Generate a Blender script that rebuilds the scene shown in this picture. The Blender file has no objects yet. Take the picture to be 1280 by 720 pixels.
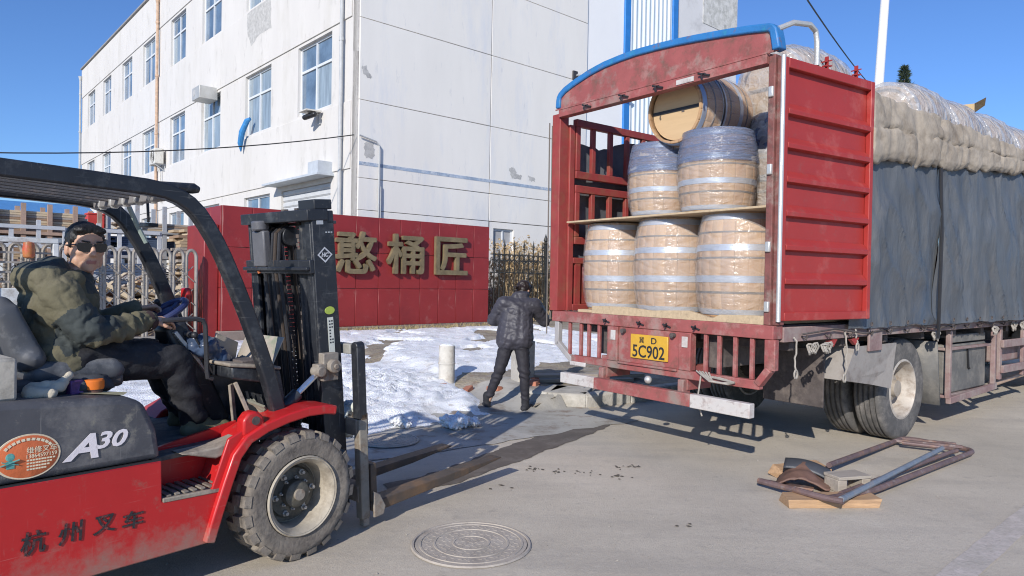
import bpy, bmesh, math, random
from mathutils import Vector as V, Matrix, Quaternion, noise as MN
random.seed(7)
SC = bpy.context.scene; COL = SC.collection; PI = math.pi; R = math.radians
# ---------------------------------------------------------------- camera
PITCH, ROLL, HC = -0.0119, 0.01745, 1.5
cp, sp, cr, sr = math.cos(PITCH), math.sin(PITCH), math.cos(ROLL), math.sin(ROLL)
fwd = V((0, cp, sp)); upv = V((0, -sp, cp)); rgt = V((1, 0, 0))
cx = cr*rgt + sr*upv; cy = -sr*rgt + cr*upv
cam = bpy.data.cameras.new('camera'); camo = bpy.data.objects.new('camera', cam); COL.objects.link(camo)
m3 = Matrix((cx, cy, -fwd)).transposed().to_4x4(); m3.translation = V((0, 0, HC)); camo.matrix_world = m3
cam.sensor_width = 36; cam.lens = 36*870/1280; cam.clip_start = .05; cam.clip_end = 3000
SC.camera = camo
# ---------------------------------------------------------------- sky and sun
SUN_EL, SUN_AZ = R(26), R(200)      # clockwise from +Y
w = bpy.data.worlds.new('World'); SC.world = w; w.use_nodes = True
nt = w.node_tree; bg = nt.nodes['Background']
sky = nt.nodes.new('ShaderNodeTexSky'); sky.sky_type = 'NISHITA'; sky.sun_disc = False
sky.sun_elevation = SUN_EL; sky.sun_rotation = SUN_AZ; sky.altitude = 300; sky.air_density = 1.0; sky.dust_density = .2; sky.ozone_density = 3.0
tint = nt.nodes.new('ShaderNodeMixRGB'); tint.blend_type = 'MULTIPLY'; tint.inputs[0].default_value = 1; tint.inputs[2].default_value = (.62, .84, 1.20, 1)
nt.links.new(sky.outputs[0], tint.inputs[1]); nt.links.new(tint.outputs[0], bg.inputs[0]); bg.inputs[1].default_value = 0.128
sl = bpy.data.lights.new('sun', 'SUN'); sl.energy = 4.7; sl.angle = R(.5); sl.color = (1, .95, .88)
so = bpy.data.objects.new('sun', sl); COL.objects.link(so)
sd = V((math.sin(SUN_AZ)*math.cos(SUN_EL), math.cos(SUN_AZ)*math.cos(SUN_EL), math.sin(SUN_EL)))
so.rotation_euler = sd.to_track_quat('Z', 'Y').to_euler(); so.location = sd*60
SC.view_settings.view_transform = 'Standard'; SC.view_settings.look = 'None'
SC.cycles.filter_width = 1.1; SC.view_settings.exposure = 0.0; SC.view_settings.gamma = 1
# ---------------------------------------------------------------- materials
MATS = {}
def mat(name, col, rough=.6, metal=0., var=.15, vs=4., bump=.15, bs=60., dirt=None, coat=0., stretch=None, spec=None, bdist=.01, mud=None, scr=None):
    """procedural material: base colour with two scales of variation, optional dirt patches (colour, amount, scale), bump"""
    if name in MATS: return MATS[name]
    m = bpy.data.materials.new(name); m.use_nodes = True; n = m.node_tree.nodes; l = m.node_tree.links
    b = n['Principled BSDF']; b.inputs['Roughness'].default_value = rough; b.inputs['Metallic'].default_value = metal
    if coat: b.inputs['Coat Weight'].default_value = coat; b.inputs['Coat Roughness'].default_value = .15
    if spec is not None: b.inputs['Specular IOR Level'].default_value = spec
    tc = n.new('ShaderNodeTexCoord'); src = tc.outputs['Object']
    if stretch:
        mp = n.new('ShaderNodeMapping'); mp.inputs['Scale'].default_value = stretch; l.new(src, mp.inputs[0]); src = mp.outputs[0]
    nz = n.new('ShaderNodeTexNoise'); nz.inputs['Scale'].default_value = vs; nz.inputs['Detail'].default_value = 6; nz.inputs['Roughness'].default_value = .65
    l.new(src, nz.inputs['Vector'])
    cr_ = n.new('ShaderNodeValToRGB'); e = cr_.color_ramp.elements
    e[0].position = .3; e[1].position = .7
    e[0].color = tuple(c*(1-var) for c in col)+(1,); e[1].color = tuple(min(1, c*(1+var)) for c in col)+(1,)
    l.new(nz.outputs[0], cr_.inputs[0]); out = cr_.outputs[0]
    if dirt:
        for dc, amt, dsc in (dirt if isinstance(dirt, list) else [dirt]):
            d = n.new('ShaderNodeTexNoise'); d.inputs['Scale'].default_value = dsc; d.inputs['Detail'].default_value = 8; d.inputs['Roughness'].default_value = .7
            l.new(src, d.inputs['Vector'])
            r = n.new('ShaderNodeMapRange'); r.inputs['From Min'].default_value = .62-amt*.45; r.inputs['From Max'].default_value = .78-amt*.3
            l.new(d.outputs[0], r.inputs[0])
            mx = n.new('ShaderNodeMixRGB'); l.new(r.outputs[0], mx.inputs[0]); l.new(out, mx.inputs[1]); mx.inputs[2].default_value = tuple(dc)+(1,); out = mx.outputs[0]
    if mud:       # dried splash low on the thing: colour, height where it ends, height where it is thickest
        mc, za, zb = mud; sx = n.new('ShaderNodeSeparateXYZ'); l.new(tc.outputs['Object'], sx.inputs[0])
        r = n.new('ShaderNodeMapRange'); r.inputs['From Min'].default_value = za; r.inputs['From Max'].default_value = zb; l.new(sx.outputs[2], r.inputs[0])
        d = n.new('ShaderNodeTexNoise'); d.inputs['Scale'].default_value = 9; d.inputs['Detail'].default_value = 9; d.inputs['Roughness'].default_value = .75; l.new(tc.outputs['Object'], d.inputs['Vector'])
        ad = n.new('ShaderNodeMath'); ad.operation = 'ADD'; l.new(r.outputs[0], ad.inputs[0]); k2 = n.new('ShaderNodeMath'); k2.operation = 'MULTIPLY'; k2.inputs[1].default_value = 2.2; l.new(d.outputs[0], k2.inputs[0]); l.new(k2.outputs[0], ad.inputs[1])
        r2 = n.new('ShaderNodeMapRange'); r2.inputs['From Min'].default_value = 1.45; r2.inputs['From Max'].default_value = 2.1; r2.inputs['To Max'].default_value = .8; l.new(ad.outputs[0], r2.inputs[0])
        mx = n.new('ShaderNodeMixRGB'); l.new(r2.outputs[0], mx.inputs[0]); l.new(out, mx.inputs[1]); mx.inputs[2].default_value = tuple(mc)+(1,); out = mx.outputs[0]
    if scr:       # fine scuffs: colour, amount
        for sc_, ro_ in (((2, 2, 70), .35), ((60, 60, 3), -.25)):
            mp2 = n.new('ShaderNodeMapping'); mp2.inputs['Scale'].default_value = sc_; mp2.inputs['Rotation'].default_value = (0, ro_, 0); l.new(tc.outputs['Object'], mp2.inputs[0])
            d = n.new('ShaderNodeTexNoise'); d.inputs['Scale'].default_value = 1.6; d.inputs['Detail'].default_value = 3; l.new(mp2.outputs[0], d.inputs['Vector'])
            r = n.new('ShaderNodeMapRange'); r.inputs['From Min'].default_value = .66; r.inputs['From Max'].default_value = .74; r.inputs['To Max'].default_value = scr[1]; l.new(d.outputs[0], r.inputs[0])
            mx = n.new('ShaderNodeMixRGB'); l.new(r.outputs[0], mx.inputs[0]); l.new(out, mx.inputs[1]); mx.inputs[2].default_value = tuple(scr[0])+(1,); out = mx.outputs[0]
    l.new(out, b.inputs['Base Color'])
    if bump:
        bn = n.new('ShaderNodeTexNoise'); bn.inputs['Scale'].default_value = bs; bn.inputs['Detail'].default_value = 5; l.new(src, bn.inputs['Vector'])
        bm_ = n.new('ShaderNodeBump'); bm_.inputs['Strength'].default_value = bump; bm_.inputs['Distance'].default_value = bdist
        l.new(bn.outputs[0], bm_.inputs['Height']); l.new(bm_.outputs[0], b.inputs['Normal'])
    MATS[name] = m; return m
def film_mat(name, tint, opac, rough=.12, bs=16., bump=.6, stretch=(1, 1, 1.8)):
    m = bpy.data.materials.new(name); m.use_nodes = True; n = m.node_tree.nodes; l = m.node_tree.links
    b = n['Principled BSDF']; b.inputs['Base Color'].default_value = tuple(tint)+(1,); b.inputs['Roughness'].default_value = rough
    b.inputs['Specular IOR Level'].default_value = .9
    tr = n.new('ShaderNodeBsdfTransparent'); mx = n.new('ShaderNodeMixShader')
    tc = n.new('ShaderNodeTexCoord'); mp = n.new('ShaderNodeMapping'); mp.inputs['Scale'].default_value = stretch; l.new(tc.outputs['Object'], mp.inputs[0])
    nz = n.new('ShaderNodeTexNoise'); nz.inputs['Scale'].default_value = bs; nz.inputs['Detail'].default_value = 4; nz.inputs['Distortion'].default_value = 1.2; l.new(mp.outputs[0], nz.inputs['Vector'])
    vo = n.new('ShaderNodeTexVoronoi'); vo.feature = 'DISTANCE_TO_EDGE'; vo.inputs['Scale'].default_value = bs*.6; l.new(mp.outputs[0], vo.inputs['Vector'])
    ad = n.new('ShaderNodeMath'); ad.operation = 'ADD'; l.new(nz.outputs[0], ad.inputs[0]); l.new(vo.outputs[0], ad.inputs[1])
    bm_ = n.new('ShaderNodeBump'); bm_.inputs['Strength'].default_value = bump; bm_.inputs['Distance'].default_value = .02; l.new(ad.outputs[0], bm_.inputs['Height']); l.new(bm_.outputs[0], b.inputs['Normal'])
    mr = n.new('ShaderNodeMapRange'); mr.inputs['From Min'].default_value = .35; mr.inputs['From Max'].default_value = .75
    mr.inputs['To Min'].default_value = opac*.75; mr.inputs['To Max'].default_value = min(1, opac*1.3); l.new(nz.outputs[0], mr.inputs[0])
    l.new(mr.outputs[0], mx.inputs[0]); l.new(tr.outputs[0], mx.inputs[1]); l.new(b.outputs[0], mx.inputs[2])
    l.new(mx.outputs[0], n['Material Output'].inputs[0]); MATS[name] = m; return m
# ---------------------------------------------------------------- mesh builder
class MB:
    def __init__(s): s.v = []; s.f = []; s.m = []
    def add(s, vs, fs, m=0):
        o = len(s.v); s.v += [tuple(v) for v in vs]; s.f += [tuple(i+o for i in f) for f in fs]; s.m += [m]*len(fs); return s
    def bx(s, x0, x1, y0, y1, z0, z1, m=0, T=None):
        vs = [V((x, y, z)) for z in (z0, z1) for y in (y0, y1) for x in (x0, x1)]
        if T: vs = [T @ v for v in vs]
        return s.add(vs, [(0, 2, 3, 1), (4, 5, 7, 6), (0, 1, 5, 4), (2, 6, 7, 3), (0, 4, 6, 2), (1, 3, 7, 5)], m)
    def beam(s, a, b, w_, h, up=(0, 0, 1), m=0):
        a, b = V(a), V(b); d = (b-a).normalized(); sd_ = d.cross(V(up))
        if sd_.length < 1e-4: sd_ = d.cross(V((1, 0, 0)))
        sd_.normalize(); u = sd_.cross(d)
        vs = [p+sd_*i*w_/2+u*j*h/2 for p in (a, b) for i, j in ((-1, -1), (1, -1), (1, 1), (-1, 1))]
        return s.add(vs, [(3, 2, 1, 0), (4, 5, 6, 7), (0, 1, 5, 4), (1, 2, 6, 5), (2, 3, 7, 6), (3, 0, 4, 7)], m)
    def tube(s, pts, r, n=8, closed=False, m=0):
        pts = [V(p) for p in pts]; k = len(pts); rs = r if isinstance(r, (list, tuple)) else [r]*k
        ref = None; rings = []
        for i, p in enumerate(pts):
            a = pts[(i-1) % k] if (closed or i > 0) else p; b = pts[(i+1) % k] if (closed or i < k-1) else p
            d = (b-a).normalized()
            if ref is None: ref = V((0, 0, 1)) if abs(d.z) < .9 else V((1, 0, 0))
            x = d.cross(ref)
            if x.length < 1e-5: x = d.cross(V((.3, .9, .1)))
            x.normalize(); y = x.cross(d).normalized(); ref = y
            rings.append([p+(x*math.cos(t)+y*math.sin(t))*rs[i] for t in [2*PI*j/n for j in range(n)]])
        vs = [v for q in rings for v in q]; fs = []
        for i in range(k if closed else k-1):
            i2 = (i+1) % k
            for j in range(n): fs.append((i*n+j, i*n+(j+1) % n, i2*n+(j+1) % n, i2*n+j))
        if not closed: fs += [tuple(range(n))[::-1], tuple((k-1)*n+j for j in range(n))]
        return s.add(vs, fs, m)
    def prism(s, poly, fn, a, b, m=0):
        """poly of 2D points; fn(p,q,t)->3D; extruded from t=a to t=b"""
        n = len(poly); vs = [fn(p, q, a) for p, q in poly]+[fn(p, q, b) for p, q in poly]
        return s.add(vs, [tuple(range(n))[::-1], tuple(range(n, 2*n))]+[(i, (i+1) % n, n+(i+1) % n, n+i) for i in range(n)], m)
    def xz(s, poly, y0, y1, m=0): return s.prism(poly, lambda p, q, t: (p, t, q), y0, y1, m)
    def yz(s, poly, x0, x1, m=0): return s.prism(poly, lambda p, q, t: (t, p, q), x0, x1, m)
    def xy(s, poly, z0, z1, m=0): return s.prism(poly, lambda p, q, t: (p, q, t), z0, z1, m)
    def lathe(s, prof, n=24, T=None, m=0, a0=0, a1=2*PI, cap=True):
        """prof of (r,z) round local z"""
        full = abs(a1-a0-2*PI) < 1e-6; k = n if full else n+1
        vs = [V((r*math.cos(a0+(a1-a0)*j/n), r*math.sin(a0+(a1-a0)*j/n), z)) for r, z in prof for j in range(k)]
        if T: vs = [T @ v for v in vs]
        fs = []
        for i in range(len(prof)-1):
            for j in range(n):
                j2 = (j+1) % k; fs.append((i*k+j, i*k+j2, (i+1)*k+j2, (i+1)*k+j))
        if cap and full:
            if prof[0][0] > 1e-4: fs.append(tuple(range(k))[::-1])
            if prof[-1][0] > 1e-4: fs.append(tuple((len(prof)-1)*k+j for j in range(k)))
        return s.add(vs, fs, m)
    def ell(s, c, r, Rm=None, n=14, m=0):
        prof = [(max(1e-5, math.sin(PI*i/n)), -math.cos(PI*i/n)) for i in range(n+1)]
        c = V(c); r = V(r) if not isinstance(r, (int, float)) else V((r, r, r))
        T = Matrix.Translation(c) @ (Rm.to_4x4() if Rm else Matrix()) @ Matrix.Diagonal((r.x, r.y, r.z, 1))
        return s.lathe(prof, n+4, T, m, cap=False)
    def cap(s, a, b, ra, rb, n=12, m=0):
        a, b = V(a), V(b); d = b-a; L = d.length; q = d.to_track_quat('Z', 'Y').to_matrix().to_4x4()
        prof = [(max(1e-5, ra*math.sin(PI/2*i/4)), -ra*math.cos(PI/2*i/4)) for i in range(5)]+[(max(1e-5, rb*math.cos(PI/2*i/4)), L+rb*math.sin(PI/2*i/4)) for i in range(5)]
        return s.lathe(prof, n, Matrix.Translation(a) @ q, m, cap=False)
    def grid(s, fn, nu, nv, m=0, keep=None):
        vs = [fn(i/nu, j/nv) for j in range(nv+1) for i in range(nu+1)]
        fs = [(j*(nu+1)+i, j*(nu+1)+i+1, (j+1)*(nu+1)+i+1, (j+1)*(nu+1)+i) for j in range(nv) for i in range(nu)]
        if keep: fs = [f for f in fs if keep([vs[i] for i in f])]
        return s.add(vs, fs, m)
    def text(s, body, size, o, right, up, depth=.003, bold=0., shear=0., width=None, m=0):
        """flat lettering, centred on o, height = size"""
        c = bpy.data.curves.new('t', 'FONT'); c.body = body; c.size = 1; c.extrude = .5; c.offset = bold; c.shear = shear; c.resolution_u = 3
        ob = bpy.data.objects.new('t', c); COL.objects.link(ob); bpy.context.view_layer.update()
        dg = bpy.context.evaluated_depsgraph_get(); me = bpy.data.meshes.new_from_object(ob.evaluated_get(dg))
        P = [v.co.copy() for v in me.vertices]; F = [tuple(p.vertices) for p in me.polygons]
        bpy.data.objects.remove(ob); bpy.data.curves.remove(c); bpy.data.meshes.remove(me)
        if not P: return s
        x0, x1 = min(p.x for p in P), max(p.x for p in P); y0, y1 = min(p.y for p in P), max(p.y for p in P)
        ky = size/(y1-y0); kx = (width/(x1-x0)) if width else ky
        o, r_, u_ = V(o), V(right).normalized(), V(up).normalized(); nn = r_.cross(u_)
        return s.add([o+r_*(p.x-(x0+x1)/2)*kx+u_*(p.y-(y0+y1)/2)*ky+nn*(p.z+.5)*depth for p in P], F, m)
    def build(s, name, mats, parent=None, smooth=35, bevel=0, label=None, mesh_only=False, seg=2):
        me = bpy.data.meshes.new(name); me.from_pydata(s.v, [], s.f)
        if not isinstance(mats, (list, tuple)): mats = [mats]
        for q in mats: me.materials.append(q)
        if len(mats) > 1: me.polygons.foreach_set('material_index', s.m)
        if smooth:
            me.polygons.foreach_set('use_smooth', [True]*len(me.polygons)); me.set_sharp_from_angle(angle=R(smooth))
        me.update()
        if mesh_only: return me
        return link(name, me, parent, label, bevel, seg)
def link(name, me, parent=None, label=None, bevel=0, seg=2):
    o = bpy.data.objects.new(name, me); COL.objects.link(o)
    if parent: o.parent = parent
    if label: o['label'] = label
    if bevel:
        b = o.modifiers.new('bevel', 'BEVEL'); b.width = bevel; b.segments = seg; b.limit_method = 'ANGLE'; b.angle_limit = R(40)
    return o
def tag(o, label, cat, group=None):
    o['label'] = label; o['category'] = cat
    if group: o['group'] = group
    return o
def thing(name, label, cat, loc=(0, 0, 0), rz=0, group=None):
    o = bpy.data.objects.new(name, None); COL.objects.link(o); o.location = loc; o.rotation_euler = (0, 0, rz); o.empty_display_size = .2
    return tag(o, label, cat, group)
def kind(o, k): o['kind'] = k; return o
def copy_tree(o, loc=None, rot=None, label=None, parent=None):
    c = o.copy(); COL.objects.link(c); c.parent = parent
    if loc is not None: c.location = loc
    if rot is not None: c.rotation_euler = rot
    if label: c['label'] = label
    for ch in list(o.children): copy_tree(ch, parent=c)
    return c
def blob(mb, name, mats, parent, voxel=.012, smooth=4, disp=None, pick=None, label=None):
    """fuse overlapping volumes into one continuous skin, then push the skin along its normals by disp(co)"""
    me = bpy.data.meshes.new(name); me.from_pydata(mb.v, [], mb.f)
    ob = bpy.data.objects.new('tmp', me); COL.objects.link(ob)
    r = ob.modifiers.new('r', 'REMESH'); r.mode = 'VOXEL'; r.voxel_size = voxel
    if smooth: q = ob.modifiers.new('s', 'SMOOTH'); q.iterations = smooth; q.factor = .5
    bpy.context.view_layer.update()
    dg = bpy.context.evaluated_depsgraph_get(); nm = bpy.data.meshes.new_from_object(ob.evaluated_get(dg)); nm.name = name
    bpy.data.objects.remove(ob); bpy.data.meshes.remove(me)
    if disp:
        ns = [v.normal.copy() for v in nm.vertices]
        for v, nn in zip(nm.vertices, ns): v.co += nn*disp(v.co)
    nm.materials.clear()
    for q in (mats if isinstance(mats, (list, tuple)) else [mats]): nm.materials.append(q)
    nm.polygons.foreach_set('use_smooth', [True]*len(nm.polygons))
    if pick:
        nm.polygons.foreach_set('material_index', [pick(p.center) for p in nm.polygons])
    nm.update()
    return link(name, nm, parent, label)
def fbm(p, o=4): return MN.fractal(V(p), 1., 2., o, noise_basis='PERLIN_ORIGINAL')
def sm(a, b, x):
    t = max(0., min(1., (x-a)/(b-a))); return t*t*(3-2*t)
# ---------------------------------------------------------------- frames of the place
AT, AB, AF = .6616, .7273, .88528
TC = V((1.975, 5.2, 0)); LT = V((math.cos(AT), math.sin(AT), 0)); NT = V((-LT.y, LT.x, 0))     # truck: right rear corner, forward, left
LB = V((math.cos(AB), math.sin(AB), 0)); NB = V((-LB.y, LB.x, 0))                              # factory: along road, away from road
FC = V((-1.113, 3.69, 0)); LF = V((math.cos(AF), math.sin(AF), 0)); NF = V((-LF.y, LF.x, 0))   # forklift
def zt(x, y):
    q = V((x, y, 0))-TC; xp, yp = q.dot(LT), q.dot(NT)
    if yp < 3.3: return -.02
    return .115*sm(.25, .8, xp)+.033*min(8.7, yp-3.3)+.0*fbm((x, y, 0))
# ================================================================= materials
white_wall = mat('white_render', (.635, .61, .575), .85, var=.05, vs=.7, bump=.25, bs=35, dirt=[((.57, .545, .50), .26, 1.0), ((.44, .42, .39), .10, 2.6)], stretch=(1, 1, .35))
side_panel_m = mat('white_wall_panel', (.79, .76, .705), .8, var=.05, vs=.6, bump=.15, bs=30, dirt=[((.66, .67, .69), .25, .8), ((.55, .55, .56), .03, 5)], stretch=(1, 1, .25))
bare_plaster = mat('bare_plaster', (.46, .45, .43), .9, var=.25, vs=9, bump=.4, bs=40)
groove_m = mat('wall_core', (.42, .42, .42), .9)
win_frame_m = mat('white_window_frame', (.66, .68, .70), .45, var=.05)
glass_m = mat('window_glass', (.13, .19, .26), .06, var=.45, vs=1.1, bump=.03, bs=1.5, spec=.8)
curtain_m = mat('curtained_glass', (.27, .33, .37), .1, var=.35, vs=2.5, bump=.03, bs=1.5, stretch=(3, 3, .3), spec=.8)
blue_paint = mat('blue_trim', (.03, .20, .55), .45, var=.12)
corr_m = mat('pale_steel_sheet', (.66, .74, .78), .4, var=.05, vs=2)
concrete_m = mat('weathered_concrete', (.56, .55, .52), .9, var=.15, vs=3, bump=.4, bs=22, dirt=((.38, .37, .35), .3, 3))
rust_pipe = mat('rusty_drainpipe', (.52, .36, .25), .6, var=.3, vs=6)
grey_pipe = mat('grey_pipe', (.45, .46, .46), .5, var=.15)
# ================================================================= ground
def road_material():
    m = bpy.data.materials.new('worn_concrete_road'); m.use_nodes = True; n = m.node_tree.nodes; l = m.node_tree.links; b = n['Principled BSDF']
    tc = n.new('ShaderNodeTexCoord'); P = tc.outputs['Object']
    def nz(sc, det=6, ro=.6, src=P):
        q = n.new('ShaderNodeTexNoise'); q.inputs['Scale'].default_value = sc; q.inputs['Detail'].default_value = det; q.inputs['Roughness'].default_value = ro; l.new(src, q.inputs['Vector']); return q.outputs[0]
    def ramp(x, p0, c0, p1, c1):
        q = n.new('ShaderNodeValToRGB'); e = q.color_ramp.elements; e[0].position = p0; e[1].position = p1; e[0].color = c0+(1,); e[1].color = c1+(1,); l.new(x, q.inputs[0]); return q.outputs[0]
    def mix(f, a, c):
        q = n.new('ShaderNodeMixRGB'); l.new(f, q.inputs[0]); l.new(a, q.inputs[1])
        if isinstance(c, tuple): q.inputs[2].default_value = c+(1,)
        else: l.new(c, q.inputs[2])
        return q.outputs[0]
    def rng(x, a, c, t0=0., t1=1.):
        q = n.new('ShaderNodeMapRange'); q.inputs[1].default_value = a; q.inputs[2].default_value = c; q.inputs[3].default_value = t0; q.inputs[4].default_value = t1; l.new(x, q.inputs[0]); return q.outputs[0]
    c = ramp(nz(.55, 7, .7), .28, (.435, .380, .300), .74, (.63, .560, .450))
    mp = n.new('ShaderNodeMapping'); mp.inputs['Rotation'].default_value = (0, 0, -AT); mp.inputs['Scale'].default_value = (.25, 2.2, 1); l.new(P, mp.inputs[0])
    c = mix(rng(nz(1.1, 6, .65, mp.outputs[0]), .50, .72, 0, .35), c, (.27, .245, .22))           # tyre-polished streaks along the road
    c = mix(rng(nz(2.1, 8, .72), .54, .70, 0, .32), c, (.30, .275, .245)); c = mix(rng(nz(7, 8, .75), .58, .76, 0, .6), c, (.20, .18, .16)); c = mix(rng(nz(3.1, 8, .8, mp.outputs[0]), .60, .72, 0, .5), c, (.62, .56, .48))                            # stains
    c = mix(rng(nz(34, 4, .8), .52, .72, 0, .35), c, (.27, .245, .215)); c = mix(rng(nz(26, 4, .8), .56, .74, 0, .4), c, (.66, .61, .54)); c = mix(rng(nz(120, 3, .8), .56, .70, 0, .55), c, (.16, .15, .14))                            # dark aggregate
    c = mix(rng(nz(85, 3, .8, mp.outputs[0]), .60, .74, 0, .5), c, (.58, .55, .51))                # pale aggregate
    l.new(c, b.inputs['Base Color']); b.inputs['Roughness'].default_value = .9
    bp = n.new('ShaderNodeBump'); bp.inputs['Strength'].default_value = .45; bp.inputs['Distance'].default_value = .008
    ad = n.new('ShaderNodeMath'); l.new(nz(95, 4, .8), ad.inputs[0]); l.new(nz(14, 5, .7), ad.inputs[1]); l.new(ad.outputs[0], bp.inputs['Height']); l.new(bp.outputs[0], b.inputs['Normal'])
    return m
road_m = road_material()
mb = MB(); mb.grid(lambda u, v: ((u-.5)*900, (v-.35)*900, 0), 30, 30)
kind(mb.build('road', road_m, smooth=0), 'structure')
def Tw(xp, yp, z=0): return TC+LT*xp+NT*yp+V((0, 0, z))
def line_seg(name, a, b, wd, z, m, n=60, edge=.012):
    a, b = V(a), V(b); d = (b-a).normalized(); s = V((-d.y, d.x, 0)); q = MB()
    q.grid(lambda u, v: a+(b-a)*u+s*((v-.5)*wd+edge*fbm((u*n*.7, v*9, 3)))+V((0, 0, z)), n, 2); return kind(q.build(name, m, smooth=0), 'structure')
old_paint = mat('worn_road_paint', (.56, .495, .44), .85, var=.1, vs=8, bump=.3, bs=90, dirt=[((.44, .40, .34), .45, 6), ((.38, .34, .29), .3, 30)])
line_seg('road_marking', V((2.335, 3.6, 0))-LB*3, V((2.335, 3.6, 0))+LB*30, .15, .004, old_paint, 200)
# dark wet strip of asphalt leading to the kerb
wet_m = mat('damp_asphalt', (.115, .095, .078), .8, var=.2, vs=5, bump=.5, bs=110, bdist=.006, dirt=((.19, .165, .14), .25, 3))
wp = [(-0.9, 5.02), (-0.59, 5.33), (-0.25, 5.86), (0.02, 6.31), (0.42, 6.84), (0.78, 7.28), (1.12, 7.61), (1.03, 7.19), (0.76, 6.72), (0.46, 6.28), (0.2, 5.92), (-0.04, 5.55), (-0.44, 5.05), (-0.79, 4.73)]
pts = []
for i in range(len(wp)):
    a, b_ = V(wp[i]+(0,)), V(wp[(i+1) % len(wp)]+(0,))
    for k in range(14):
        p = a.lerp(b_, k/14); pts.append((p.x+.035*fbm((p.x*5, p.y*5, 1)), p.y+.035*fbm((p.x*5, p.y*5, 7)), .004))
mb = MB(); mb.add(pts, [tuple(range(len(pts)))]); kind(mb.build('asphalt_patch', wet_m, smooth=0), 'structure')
# verge: bare earth, dead grass, rising to the factory yard
verge_m = mat('bare_earth_verge', (.26, .22, .17), .95, var=.3, vs=2.2, bump=.8, bs=25, bdist=.03, dirt=[((.40, .36, .30), .4, 1.1), ((.20, .13, .09), .22, 3), ((.36, .30, .17), .25, 7)])
xs = [-40, -30, -22, -16, -12]+[-9+.15*i for i in range(120)]+[9.5, 11, 13, 16, 20, 26, 34, 45, 60]
ys = [3.3+.12*i for i in range(80)]+[13+.6*i for i in range(10)]+[20, 25, 32, 45, 70, 110]
vs = []
for yp in ys:
    for xp in xs:
        p = Tw(xp, yp); z = zt(p.x, p.y); z = z if yp > 3.31 else .002+.115*sm(.25, .8, xp)
        vs.append((p.x, p.y, z+.025*fbm((p.x*2, p.y*2, 0))*sm(3.4, 4.2, yp)*(1 if yp < 15 else 0)))
nx = len(xs); mb = MB(); mb.add(vs, [(j*nx+i, j*nx+i+1, (j+1)*nx+i+1, (j+1)*nx+i) for j in range(len(ys)-1) for i in range(nx-1)])
kind(mb.build('verge', verge_m, smooth=60), 'structure')
apron_m = mat('apron_concrete', (.40, .38, .34), .9, var=.15, vs=1.5, bump=.35, bs=70, dirt=[((.26, .24, .2), .35, 2), ((.22, .15, .11), .2, 4)])
mb = MB(); mb.grid(lambda u, v: Tw(-3.2+4.2*u+.1*fbm((v*9, 0, 2)), 2.2+2.4*v+.2*fbm((u*5, 1, 5)), .006+max(0, zt(*(Tw(-3.2+4.2*u, 2.2+2.4*v).to_2d())))+.02), 40, 24)
for i, v in enumerate(mb.v): mb.v[i] = (v[0], v[1], v[2]-.02 if v[2] < .03 else v[2])
kind(mb.build('driveway_apron', apron_m, smooth=60), 'structure')
# kerb stones where the apron meets the verge
kerb_m = mat('kerb_concrete', (.47, .44, .39), .9, var=.15, vs=4, bump=.5, bs=50, dirt=((.30, .28, .24), .35, 5))
def kst(a, b_, dp=.16):
    a, b_ = V(a), V(b_); d = (b_-a).normalized(); s = V((-d.y, d.x, 0)); q = MB()
    P = [(0, 0), (0, .145), (.025, .17), (dp, .17), (dp, 0)]
    q.prism(P, lambda p, z, t: a+s*p+V((0, 0, z-.01))+(b_-a)*t, 0, 1); return q
kerb = kind(bpy.data.objects.new('kerb', None), 'structure'); COL.objects.link(kerb)
kp = [(.22, 8.44), (.44, 8.31), (.90, 8.20), (1.5, 8.60), (2.1, 9.06), (2.7, 9.52), (3.3, 9.98), (3.9, 10.44), (4.5, 10.9), (5.2, 11.45), (6, 12.07), (6.8, 12.7), (7.6, 13.3)]
for a, b_ in zip(kp, kp[1:]):
    d = (V(b_)-V(a)).normalized()*.006
    kst((a[0]+d.x, a[1]+d.y, 0), (b_[0]-d.x, b_[1]-d.y, 0), .62 if a[0] < .8 else .16).build('kerb_stone', kerb_m, kerb, bevel=.012)
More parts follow.
